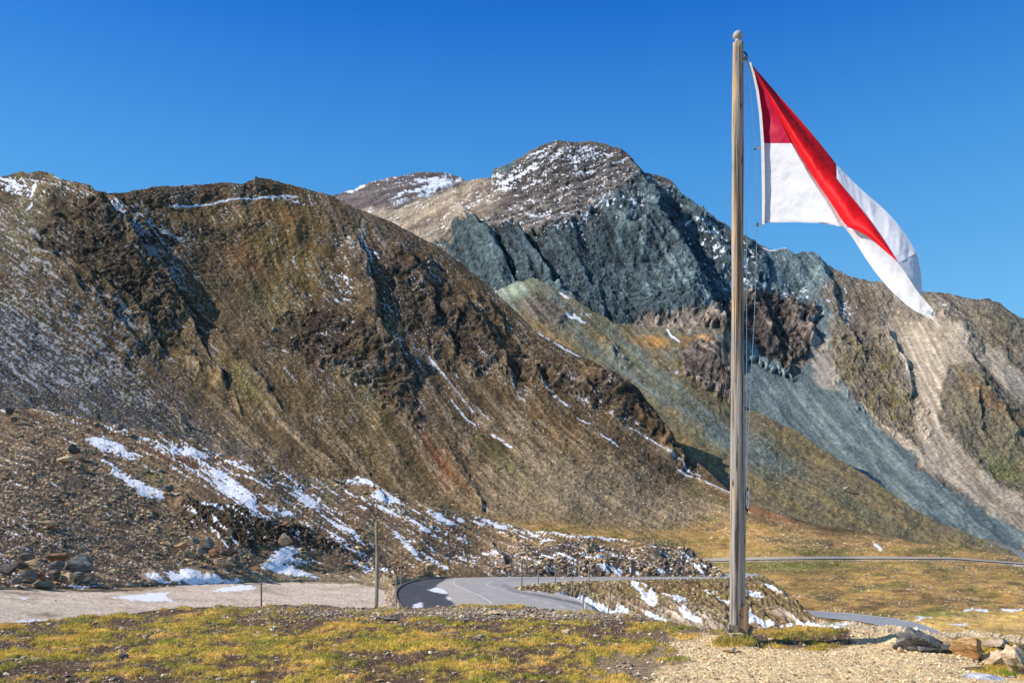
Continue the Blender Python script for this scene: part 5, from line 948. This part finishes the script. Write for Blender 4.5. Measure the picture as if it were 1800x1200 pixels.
gboulder('long flat reddish slab edging the path below the ochre boulder', 1698, 1168, 62, 13, 'pale', 319, dy=.4)
gboulder('flat bluish white slab lying in the path at the lower right', 1742, 1192, 80, 14, 'slate', 320, dy=.6, mat=rock_mat('white_slab', A(176, 176, 182), A(214, 214, 216), .1))
gboulder('little dark grey rock behind the large grey boulder at the crest', 1680, 1118, 26, 9, 'slate', 321)
for i, (a, b, w_, h_, k, lab) in enumerate([(216, 1156, 18, 12, 'grey', 'fist sized grey stone lying on bare soil at the lower left'), (112, 1145, 15, 6, 'pale', 'low pale stone on bare soil left of the grey stone'), (407, 1066, 9, 6, 'dark', 'dark pointed stone on the crest of the mound by the thin stake'), (790, 1116, 40, 4, 'grey', 'long flat slab set in the turf in the middle foreground'),
    (680, 1090, 34, 5, 'grey', 'flat grey slab near the crest of the mound'), (1005, 1152, 12, 8, 'tan', 'rounded tan stone in the middle foreground'), (995, 1114, 16, 8, 'pale', 'pale stone in the pebbles near the crest'), (1284, 1146, 26, 8, 'pale', 'pale stone in the path just below the grass tuft of the flagpole'), (820, 1095, 22, 8, 'grey', 'pale grey stone near the crest in front of the road'), (870, 1082, 28, 6, 'pale', 'light slab on the crest in front of the road bend'),
    (1585, 1148, 12, 8, 'pale', 'pale stone in the path below the large dark boulder'), (905, 1132, 18, 5, 'grey', 'small flat slab in the turf')]):
    Y = gY(b); o = boulder(lab, a, b, w_, h_, Y, k, 240+i, None, cat='stone', name='stone', sub=3); o.location.z = float(ground_z((a-HX)/F*Y, Y))+.01
# ================================================================== flagpole
PY = 11.45
def W3(px, py, Y=PY):
    return np.array([(px-HX)/F*Y, Y, CZ-(py-HY)/F*Y])
def tube(name, pts, rad, mat, parent=None, seg=12, caps=True, smooth=True, mod=None):
    pts = np.array(pts, float); n = len(pts); rad = np.broadcast_to(np.array(rad, float), (n,))
    T = np.gradient(pts, axis=0); T /= np.linalg.norm(T, axis=1, keepdims=True)+1e-12
    up = np.array([0, 1., 0]) if abs(T[0][1]) < .9 else np.array([1., 0, 0]); V = []
    for i in range(n):
        a = np.cross(T[i], up); a /= np.linalg.norm(a)+1e-12; b = np.cross(T[i], a); th = np.arange(seg)*2*np.pi/seg
        rr = rad[i] if mod is None else rad[i]*(1+mod(th, i/n))
        V.append(pts[i]+np.outer(np.cos(th)*rr, a)+np.outer(np.sin(th)*rr, b))
    V = np.concatenate(V); f = []
    for i in range(n-1):
        for j in range(seg): f.append((i*seg+j, i*seg+(j+1) % seg, (i+1)*seg+(j+1) % seg, (i+1)*seg+j))
    me = bpy.data.meshes.new(name); F_ = [tuple(x) for x in f]
    if caps: F_ += [tuple(range(seg))[::-1], tuple((n-1)*seg+j for j in range(seg))]
    me.from_pydata([tuple(v) for v in V], [], F_); me.update()
    for p in me.polygons: p.use_smooth = smooth and len(p.vertices) == 4
    return new_obj(name, me, mat, parent)
def box_mesh(name, c, s, mat, parent=None, rot=(0, 0, 0), bev=.01, jag=0, seed=0):
    bm = bmesh.new(); bmesh.ops.create_cube(bm, size=1)
    for v in bm.verts: v.co.x *= s[0]; v.co.y *= s[1]; v.co.z *= s[2]
    if jag:
        r_ = np.random.default_rng(seed); bmesh.ops.subdivide_edges(bm, edges=bm.edges[:], cuts=3, use_grid_fill=True)
        for v in bm.verts: v.co += Vector(r_.uniform(-jag, jag, 3))
    if bev: bmesh.ops.bevel(bm, geom=bm.edges[:] if not jag else [], offset=bev, segments=2, affect='EDGES') if not jag else None
    me = bpy.data.meshes.new(name); bm.to_mesh(me); bm.free(); o = new_obj(name, me, mat, parent); o.location = c; o.rotation_euler = rot; return o
def wood_mat(name, c_grey, c_tan, c_dark, top=None, scale=1.0):
    m, nt, b = mat_new(name); L = nt.links.new; tc = N(nt, 'ShaderNodeTexCoord')
    mp = N(nt, 'ShaderNodeMapping'); mp.inputs['Scale'].default_value = (21*scale, 21*scale, .5*scale); L(tc.outputs['Object'], mp.inputs[0])
    g = N(nt, 'ShaderNodeTexNoise', i_Scale=1.0, i_Detail=6.0, i_Roughness=.7, i_Distortion=.4); L(mp.outputs[0], g.inputs['Vector'])
    mp2 = N(nt, 'ShaderNodeMapping'); mp2.inputs['Scale'].default_value = (7*scale, 7*scale, 1.1*scale); L(tc.outputs['Object'], mp2.inputs[0])
    g2 = N(nt, 'ShaderNodeTexNoise', i_Scale=1.0, i_Detail=3.0, i_Roughness=.6); L(mp2.outputs[0], g2.inputs['Vector'])
    r1 = N(nt, 'ShaderNodeValToRGB'); e = r1.color_ramp.elements; e[0].position = .40; e[0].color = (*c_grey, 1); e[1].position = .62; e[1].color = (*c_tan, 1)
    if top:
        sx = N(nt, 'ShaderNodeSeparateXYZ'); L(tc.outputs['Object'], sx.inputs[0]); mr = N(nt, 'ShaderNodeMapRange'); mr.inputs['From Min'].default_value = top[0]; mr.inputs['From Max'].default_value = top[1]; mr.inputs['To Min'].default_value = -.17; mr.inputs['To Max'].default_value = .02
        L(sx.outputs['Z'], mr.inputs[0]); ad = N(nt, 'ShaderNodeMath', operation='ADD'); L(mr.outputs[0], ad.inputs[0]); L(g2.outputs['Fac'], ad.inputs[1]); L(ad.outputs[0], r1.inputs[0])
    else: L(g2.outputs['Fac'], r1.inputs[0])
    r2 = N(nt, 'ShaderNodeValToRGB'); e = r2.color_ramp.elements; e[0].position = .42; e[0].color = (.20, .18, .17, 1); e[1].position = .60; e[1].color = (1.12, 1.12, 1.12, 1); k = e.new(.49); k.color = (.72, .73, .70, 1)
    L(g.outputs['Fac'], r2.inputs[0]); mx = N(nt, 'ShaderNodeMix', data_type='RGBA', blend_type='MULTIPLY'); mx.inputs[0].default_value = 1; L(r1.outputs[0], mx.inputs[6]); L(r2.outputs[0], mx.inputs[7])
    # knots
    mp3 = N(nt, 'ShaderNodeMapping'); mp3.inputs['Scale'].default_value = (9, 9, 2.6); L(tc.outputs['Object'], mp3.inputs[0]); v = N(nt, 'ShaderNodeTexVoronoi', i_Scale=1.0); L(mp3.outputs[0], v.inputs['Vector'])
    kr = N(nt, 'ShaderNodeValToRGB'); e = kr.color_ramp.elements; e[0].position = .10; e[0].color = (1, 1, 1, 1); e[1].position = .20; e[1].color = (0, 0, 0, 1); L(v.outputs['Distance'], kr.inputs[0])
    mx2 = N(nt, 'ShaderNodeMix', data_type='RGBA'); mx2.inputs[7].default_value = (*c_dark, 1); L(kr.outputs[0], mx2.inputs[0]); L(mx.outputs[2], mx2.inputs[6]); L(mx2.outputs[2], b.inputs['Base Color'])
    bp = N(nt, 'ShaderNodeBump', i_Strength=.7, i_Distance=.01); L(g.outputs['Fac'], bp.inputs['Height']); L(bp.outputs[0], b.inputs['Normal']); b.inputs['Roughness'].default_value = .85; b.inputs['Specular IOR Level'].default_value = .2
    return m
pole_wood = wood_mat('weathered_pole_wood', A(146, 136, 128), A(178, 146, 106), A(60, 48, 40), top=(-1.0, 9.0))
grey_wood = wood_mat('grey_wood', A(146, 134, 122), A(162, 140, 114), A(70, 60, 52)); dark_wood = wood_mat('dark_wood', A(118, 98, 80), A(140, 112, 84), A(50, 42, 36)); ball_m = simple_mat('grey_finial_wood', A(158, 150, 140), .8, .03, .3)
metal = simple_mat('dark_metal', A(64, 60, 58), .45, .02, .2, .6); rope_m = simple_mat('white_rope', A(206, 210, 206), .8, .01, .1); steel = simple_mat('steel', A(120, 120, 122), .4, .01, .1, .8)
base = W3(1296, 1112); fp = empty('flagpole', base)
tag(fp, 'tall weathered wooden flagpole with a round knob, standing in a grass tuft', 'flagpole')
def loc(px, py, Y=PY): return W3(px, py, Y)-base
zs = np.linspace(0, 1, 90)
pts = [loc(1296.3+.6*math.sin(t*7)*.5+(1297-1296.3)*t, 1127-(1127-76)*t) for t in zs]
rad = np.interp(zs, [0, .1, .35, .7, 1], np.array([13.4, 13.1, 12.2, 10.4, 8.8])/F*PY)
def pm(th, t): return .05*np.sin(2*th+9*t)+.02*np.sin(3*th+31*t)+.012*np.sin(5*th+70*t)+.02*(np.abs(np.mod(th*1-2.4+.3*math.sin(t*9), 2*np.pi)-.2) < .12)*-2
tube('pole', pts, rad, pole_wood, fp, 32, mod=pm)
tube('neck', [loc(1297, 76), loc(1297, 74.5), loc(1297, 73.8), loc(1297, 71.5), loc(1297, 70)], np.array([8.6, 6.8, 4.6, 4.2, 5])/F*PY, ball_m, fp, 20)
R_ = 8.2/F*PY; bp_ = loc(1297, 63); tube('finial', [bp_+np.array([0, 0, R_*math.sin(a)*1.0]) for a in np.linspace(-1.5, 1.5, 17)], [R_*math.cos(a)*1.05 for a in np.linspace(-1.5, 1.5, 17)], ball_m, fp, 24)
# hook and pulley at the head
tube('hook', [loc(1304, 93), loc(1308, 92), loc(1311, 94), loc(1313, 98), loc(1312, 102), loc(1309, 103)], .012, metal, fp, 8)
pu = tube('pulley', [loc(1311, 103, PY-.03), loc(1311, 103, PY+.03)], .03, steel, fp, 16)
tube('shackle', [loc(1311, 103), loc(1313, 107), loc(1316, 111)], .008, steel, pu, 8)
# halyard
def sag(a, b, n=14, s=.0): return [a*(1-t)+b*t+np.array([s*math.sin(math.pi*t), 0, 0]) for t in np.linspace(0, 1, n)]
tube('halyard', sag(loc(1310, 105, PY-.02), loc(1311.5, 868, PY-.02), 20, .012), .0052, rope_m, fp, 6)
pth = sag(loc(1313, 106), loc(1327.5, 262), 10, .01)+sag(loc(1327.5, 262), loc(1331, 396), 8)[1:]+[loc(*q) for q in [(1329.5, 450), (1326, 560), (1320, 660), (1315.5, 760), (1312.5, 840), (1312, 866)]]
tube('halyard', pth, .0052, rope_m, fp, 6)
# cleat with the coil of rope
cl = box_mesh('cleat', loc(1309.5, 878), (.035, .04, .30), metal, fp, bev=.01)
for s_ in (-1, 1): tube('cleat_horn', [(.01, 0, s_*.12), (.03, 0, s_*.13), (.035, 0, s_*.17)], .012, metal, cl, 8)
coil = []
for k in range(5):
    for a in np.linspace(0, 2*np.pi, 22)[:-1]: coil.append(loc(1314.2+(2.4+.5*(k % 2))*math.cos(a), 878+(13.5+.7*k)*math.sin(a), PY-.04+.012*k))
tube('rope_coil', coil, .0062, rope_m, fp, 6); tube('rope_tail', [loc(1316, 868), loc(1318, 880), loc(1316.5, 895)], .006, metal, fp, 6)
# timber plank and stubs clamping the foot
bd = box_mesh('plank', loc(1307.5, 1092, PY-.11), (.12, .04, .42), dark_wood, fp, (0, .02, -.25), .008)
for v in bd.data.vertices:
    if v.co.z > 0: v.co.z += .05*(v.co.x/.06)
box_mesh('plank', loc(1285, 1108, PY-.03), (.06, .05, .18), grey_wood, fp, (.0, -.12, .2), .008); box_mesh('plank', loc(1318, 1109, PY-.02), (.05, .04, .16), dark_wood, fp, (0, .45, 0), .006)
box_mesh('plank', loc(1292, 1110, PY-.14), (.09, .03, .18), grey_wood, fp, (0, 0, .1), .006)
box_mesh('footing_stone', loc(1293, 1118, PY-.2), (.17, .12, .09), rm('pale', .12), fp, (0, 0, .2), 0, .008, 3); box_mesh('footing_stone', loc(1281, 1114, PY-.12), (.08, .1, .13), rm('grey', .12), fp, (0, .1, .4), 0, .008, 4)
tube('nail', [loc(1300, 1080, PY-.13), loc(1300, 1080, PY-.11)], .01, metal, bd if False else fp, 8)

# ------------------------------------------------------------------ flag
def catm(pts, n):
    p = smooth_pts(pts, 3); return resample(p, n)
fo = empty('flag', W3(1340, 120)); tag(fo, 'red and white flag blown out to the right of the wooden flagpole', 'flag')
fb = np.array(fo.location)
NS = 130
def surf(cl, cr, yl, yr, bulge, na=26, ripple=0, seed=0, keep=0):
    """cloth between two picture curves; yl / yr give the depth along them, bulge pushes the middle toward the viewer"""
    L_ = catm(cl, NS); R_ = catm(cr, NS); s = np.linspace(0, 1, NS)
    YL = np.interp(s, np.linspace(0, 1, len(yl)), yl); YR = np.interp(s, np.linspace(0, 1, len(yr)), yr)
    k = np.linspace(0, 1, na)[None, :]
    px_ = L_[:, :1]*(1-k)+R_[:, :1]*k; py_ = L_[:, 1:]*(1-k)+R_[:, 1:]*k
    Y_ = YL[:, None]*(1-k)+YR[:, None]*k-bulge*np.sin(np.pi*k)*np.sin(np.pi*np.clip(s[:, None]*1.05, 0, 1))**.5
    if ripple: Y_ = Y_+ripple*np.sin(np.pi*k)*fbm(px_/46, py_/90+k*.5, 3, seed)
    return px_, py_, Y_
edge = [(1322, 116), (1350, 168), (1393, 252), (1432, 316), (1462, 358), (1486, 398)]                         # crease between hoist panel and the red fold
top_e = [(1320, 112), (1360, 158), (1400, 203), (1440, 250), (1469, 287), (1510, 330), (1560, 372), (1590, 408), (1611, 444), (1619, 478), (1620, 500), (1621, 522)]
m_r = [(1322, 114), (1345, 148), (1400, 222), (1440, 274), (1470, 314), (1520, 374), (1553, 420), (1580, 462)]
m_l = edge+[(1505, 404), (1530, 418), (1552, 438), (1580, 462)]
PYf = PY
white_c, red_c, red_unlit_c, dred_c = C(238, 235, 242)*1.05, C(255, 16, 26), C(205, 20, 66), C(214, 20, 30)  # hoist panel and rear fold: red cloth with its shade put into the colour
def cloth_mat(name, c, tr=.35):
    m, nt, b = mat_new(name); L = nt.links.new; tc = N(nt, 'ShaderNodeTexCoord'); n1 = N(nt, 'ShaderNodeTexNoise', i_Scale=2.2, i_Detail=3.0); L(tc.outputs['Object'], n1.inputs['Vector'])
    wv = N(nt, 'ShaderNodeTexNoise', i_Scale=420.0, i_Detail=1.0); L(tc.outputs['Object'], wv.inputs['Vector'])
    mx = N(nt, 'ShaderNodeMix', data_type='RGBA'); mx.inputs[6].default_value = (*np.clip(c*.88, 0, 1), 1); mx.inputs[7].default_value = (*np.clip(c*1.06, 0, .92), 1); L(n1.outputs['Fac'], mx.inputs[0]); L(mx.outputs[2], b.inputs['Base Color'])
    bp = N(nt, 'ShaderNodeBump', i_Strength=.15, i_Distance=.002); L(wv.outputs['Fac'], bp.inputs['Height']); L(bp.outputs[0], b.inputs['Normal']); cz = N(nt, 'ShaderNodeTexNoise', i_Scale=5.0, i_Detail=3.0, i_Distortion=1.2); L(tc.outputs['Object'], cz.inputs['Vector']); bp2 = N(nt, 'ShaderNodeBump', i_Strength=.45, i_Distance=.03); L(cz.outputs['Fac'], bp2.inputs['Height']); L(bp.outputs[0], bp2.inputs['Normal']); L(bp2.outputs[0], b.inputs['Normal'])
    b.inputs['Roughness'].default_value = .6; b.inputs['Specular IOR Level'].default_value = .25
    t = N(nt, 'ShaderNodeBsdfTranslucent'); L(mx.outputs[2], t.inputs['Color']); ms = N(nt, 'ShaderNodeMixShader'); ms.inputs[0].default_value = tr*.5; L(b.outputs[0], ms.inputs[1]); L(t.outputs[0], ms.inputs[2]); L(ms.outputs[0], nt.nodes['Material Output'].inputs[0]); return m
MW, MR, MM, MD = cloth_mat('white_cloth', white_c, .3), cloth_mat('red_cloth', red_c, .3), cloth_mat('red_cloth_unlit', red_unlit_c, .35), cloth_mat('red_cloth_shaded', dred_c, .3)
def cloth(name, grids, mats, label=None):
    me = bpy.data.meshes.new(name); V = []; Fc = []; MI = []
    for (px_, py_, Y_), fn in grids:
        o_ = len(V); V += [tuple(W3(a, b, y-max(a-float(hoistx(b)), 0)*.0062)-fb) for a, b, y in zip(px_.ravel(), py_.ravel(), Y_.ravel())]
        f = grid_faces(*px_.shape)+o_; cx = (px_[:-1, :-1]+px_[1:, 1:])/2; cy = (py_[:-1, :-1]+py_[1:, 1:])/2; mi = fn(cx, cy).ravel()
        Fc += [tuple(map(int, x)) for x in f]; MI += list(mi)
    me.from_pydata(V, [], Fc)
    for m_ in mats: me.materials.append(m_)
    me.polygons.foreach_set('material_index', np.array(MI, np.int32)); me.polygons.foreach_set('use_smooth', np.ones(len(Fc), bool)); me.update()
    o = bpy.data.objects.new(name, me); COL.objects.link(o); o.parent = fo; return o
# hoist panel: between the hoist line and the crease, split exactly on the red / white seam at y = 252
def hoistx(y): return np.interp(y, [112, 130, 160, 200, 252, 300, 350, 392], [1319, 1325, 1332, 1337.5, 1341.5, 1342.5, 1343, 1342])
def creasex(y): return np.interp(y, [p[1] for p in edge], [p[0] for p in edge])
def pan(y0, y1, ny, botf=None, seed=1):
    y = np.linspace(y0, y1, ny)[:, None]; k = np.linspace(0, 1, 40)[None]
    if botf is None: py_ = y+0*k
    px_ = hoistx(y)*(1-k)+(creasex(y)+2.5*sstep(130, 180, y))*k
    if botf is not None:
        t = (y-y0)/(y1-y0); xb = 1342*(1-k)+1486*k; yb = np.interp(xb, [1342, 1370, 1400, 1440, 1465, 1486], [392, 391, 390.5, 392, 395.5, 402])
        py_ = y0+(yb-y0)*t; px_ = hoistx(py_)*(1-k)+(creasex(py_)+2.5)*k
    Y_ = PYf+.0*py_+.05*np.sin(np.pi*k)*sstep(120, 220, py_)+.03*fbm(px_/70, py_/60, 3, seed)*np.sin(np.pi*k)-.05*k+.09*sstep(.9, 1, k)
    return px_, py_, Y_
def dY(s): return s
one = lambda a: (lambda x, y: np.zeros(x.shape, int)+a)
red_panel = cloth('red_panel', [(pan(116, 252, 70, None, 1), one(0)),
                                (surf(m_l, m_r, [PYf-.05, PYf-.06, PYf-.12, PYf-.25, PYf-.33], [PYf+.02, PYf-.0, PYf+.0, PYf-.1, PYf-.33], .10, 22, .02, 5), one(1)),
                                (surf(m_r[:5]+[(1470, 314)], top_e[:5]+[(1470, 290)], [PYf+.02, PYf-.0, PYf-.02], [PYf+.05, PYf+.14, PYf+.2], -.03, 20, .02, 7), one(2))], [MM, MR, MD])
def conc(*ls): return [p for l in ls for p in l]
bot_w = [(1486, 401), (1503, 424), (1520, 452), (1545, 487), (1575, 520), (1602, 543), (1622, 553), (1632, 560)]
w_r = [(1487, 399), (1505, 404), (1530, 418), (1552, 438), (1580, 462), (1596, 486), (1612, 512), (1641, 545)]
white_panel = cloth('white_panel', [(pan(252, 392, 70, True, 1), one(0)),
                                    (surf(m_r[4:], conc([(1470, 289)], top_e[5:9]), [PYf-.02, PYf-.1, PYf-.33], [PYf+.2, PYf+.18, PYf+.05], .03, 24, .05, 9), one(0)),
                                    (surf([(1580, 462), (1596, 486), (1612, 512), (1622, 524)], top_e[8:], [PYf-.33, PYf-.3, PYf-.2], [PYf+.05, PYf+.0, PYf-.15], .03, 20, .03, 11), one(0)),
                                    (surf(bot_w, w_r, [PYf-.06, PYf-.15, PYf-.3, PYf-.2], [PYf-.06, PYf-.28, PYf-.33, PYf-.25], -.08, 26, .10, 13), one(0))], [MW])
# frayed corner
cloth_c = cloth('frayed_corner', [(surf([(1622, 553), (1630, 556), (1640, 562)], [(1612, 530), (1625, 532), (1641, 545)], [PYf-.2, PYf-.22], [PYf-.25, PYf-.2], .02, 10, .02, 15), one(0))], [MW])
# header band and its stitching, toggles
yy = np.linspace(110, 394, 90)[:, None]; k = np.linspace(-1, 1, 6)[None]
px_ = hoistx(yy)+k*2.9-1.2; py_ = yy+0*k; Y_ = PYf-.03+0*yy-.006*(1-k*k)-.018*(k+1)
cloth('header_band', [((px_, py_, Y_), one(0))], [cloth_mat('white_webbing', C(214, 212, 216)*1.0, .1)])
tube('hem', [W3(a, b, PYf-max(a-1342, 0)*.0062-.012)-fb for a, b in [(1343, 389.5), (1370, 388.8), (1400, 388.4), (1440, 389.8), (1465, 393.2), (1482, 399)]], .0045, cloth_mat('white_hem', C(214, 212, 216), .1), fo, 6)
def fpts(l): return [W3(*q)-fb for q in l]
tube('toggle', fpts([(1313, 108, PY), (1316, 111, PY), (1320, 116, PY)]), [.012, .022, .014], rope_m, fo, 10)
tube('toggle', fpts([(1338, 257, PY), (1333, 260, PY), (1328, 263, PY)]), [.012, .018, .008], rope_m, fo, 10); tube('snap_hook', fpts([(1329, 262, PY), (1326, 263, PY)]), .013, steel, fo, 8)
tube('toggle', fpts([(1342, 392, PY), (1337, 396, PY), (1332, 397, PY)]), [.012, .009, .009], rope_m, fo, 10); tube('snap_hook', fpts([(1332, 392, PY), (1331, 398, PY)]), .013, steel, fo, 8)

# ================================================================== snow poles, stakes, guard stones
def stake(name, label, cat, px, pyb, pyt, wpx, Y, mat, group=None, lean=0, seg=10):
    b = P(np.float64(px), np.float64(pyb), Y); H = (pyb-pyt)/F*Y; r_ = wpx/F*Y/2
    z = np.linspace(-.25, H, 14); pts = [(lean*H*max(q, 0)/H+.01*H*math.sin(3*q/H), 0, q) for q in z]
    o = tube(name, pts, [r_*(1.06-.12*i/13) for i in range(14)], mat, None, seg, mod=lambda th, t: .05*np.sin(2*th+6*t)); o.location = b; tag(o, label, cat, group); return o
rust_m = simple_mat('rusty_iron', A(120, 84, 66), .8, .05, .35); snowp = simple_mat('snow_pole_wood', A(140, 120, 102), .85, .08, .3)
stake('wooden_post', 'tall bare wooden post at the right edge of the gravel car park', 'post', 661.5, 1068, 917, 6.2, 60, grey_wood, seg=14)
stake('iron_stake', 'short rusty iron stake behind the mound in front of the car park', 'stake', 459, 1070, 1023, 3.0, 50, rust_m)
stake('snow_pole', 'slim pale snow pole on the kerb left of the wet bend', 'snow pole', 696, 1072, 1008, 2.2, 71, snowp, 'snow poles along the road'); stake('snow_pole', 'thin snow pole on the slope foot above the kerb of the bend', 'snow pole', 705, 1030, 985, 1.6, 92, snowp, 'snow poles along the road')
def rY(y): return 8*F/(y-HY)
ordn = ['leftmost', 'second', 'third', 'fourth', 'fifth']
for i, (a, b, t) in enumerate([(917, 1032, 987), (946, 1026, 1000), (976, 1024, 991), (1005, 1042, 1010), (1035, 1021, 998)]):
    stake('snow_pole', f'{ordn[i]} of the dark snow poles on the inner verge of the bend', 'snow pole', a, b, t, 1.9, rY(b) if b != 1042 else rY(1022), snowp if i else rust_m, 'snow poles along the road') if b != 1042 else stake('snow_pole', 'fourth of the dark snow poles on the inner verge of the bend', 'snow pole', 1005, 1041, 1012, 1.9, rY(1041), snowp, 'snow poles along the road')
stake('snow_pole', 'pale snow pole at the end of the white verge line', 'snow pole', 1024.5, 1072, 1032, 2.6, 68, grey_wood, 'snow poles along the road', .02); stake('snow_pole', 'leaning snow pole in the snow right of the lower road branch', 'snow pole', 1068, 1082, 1034, 2.6, 66, grey_wood, 'snow poles along the road', .12)
def guard(px, pyb, h, w_, Y, label, group, seed):
    Wd, Hd = w_*Y/F/2, h*Y/F/2; V, Fc = GUARD[seed % len(GUARD)]
    o = bpy.data.objects.new('guard_stone', V); COL.objects.link(o); o.scale = (Wd, Wd, Hd); b = P(np.float64(px), np.float64(pyb), Y); o.location = (b[0], b[1], b[2]+Hd*.85); tag(o, label, 'guard stone', group)
gm_ = simple_mat('pale_guard_stone', A(176, 160, 128), .9, .4, .25); GUARD = []
for s_ in range(5):
    V, Fc = ICO[2]; r_ = np.random.default_rng(s_); W_ = np.sign(V)*np.abs(V)**.55*(1+.06*r_.normal(size=(len(V), 1))); W_[:, :2] *= (1-.18*W_[:, 2:3]); me = np_mesh('guard_stone', W_, Fc, smooth=False); me.materials.append(gm_); GUARD.append((me, None))
i = 0
for a in list(np.arange(1029, 1269, 12.0))+[1276, 1313, 1322, 1331, 1338]:
    yb = float(np.interp(a, [1000, 1100, 1269, 1345], [1022.5, 1020, 1017.6, 1013.5])); guard(a+rng.uniform(-1, 1), yb, rng.uniform(3.0, 4.0), rng.uniform(2.8, 3.8), rY(yb), 'small pale guard stone in the row along the upper branch of the bend', 'guard stones along the bend', i); i += 1
for a, b in [(938, 1030), (951, 1029), (962, 1027), (972, 1030), (984, 1035), (995, 1026), (1012, 1027), (925, 1031)]:
    guard(a, b, rng.uniform(4.5, 7), rng.uniform(5, 7), rY(b) if b < 1034 else rY(1034), 'rounded pale stone among dry grass at the tip of the grassy island', 'stones at the tip of the island', i); i += 1
for a in [1455, 1470, 1485, 1501, 1517, 1532, 1548, 1563, 1581, 1598, 1612, 1626, 1638]:
    yb = float(np.interp(a, [p[0] for p in low_road_u], [p[1] for p in low_road_u]))-.5; guard(a, yb, 4.6, 2.6, float(S4.f(a, yb)), 'tiny pale guard stone in the row behind the lower road', 'guard stones along the lower road', i); i += 1
# timber board at the rock cutting
nb = empty('notice_board', P(1113., 1012.5, 105.)); tag(nb, 'dark timber board on two posts in front of the rock cutting', 'board')
dw = simple_mat('dark_board', A(84, 76, 70), .9, .3, .3)
for s_ in (-1, 1): tube('post', [(s_*.22, 0, -.2), (s_*.22, 0, 2.0)], .06, dw, nb, 8)
box_mesh('panel', (0, -.07, 1.1), (.52, .05, 1.6), dw, nb, bev=.01)
box_mesh('roof_board', (0, -.03, 2.0), (.66, .3, .06), dw, nb, bev=.01)
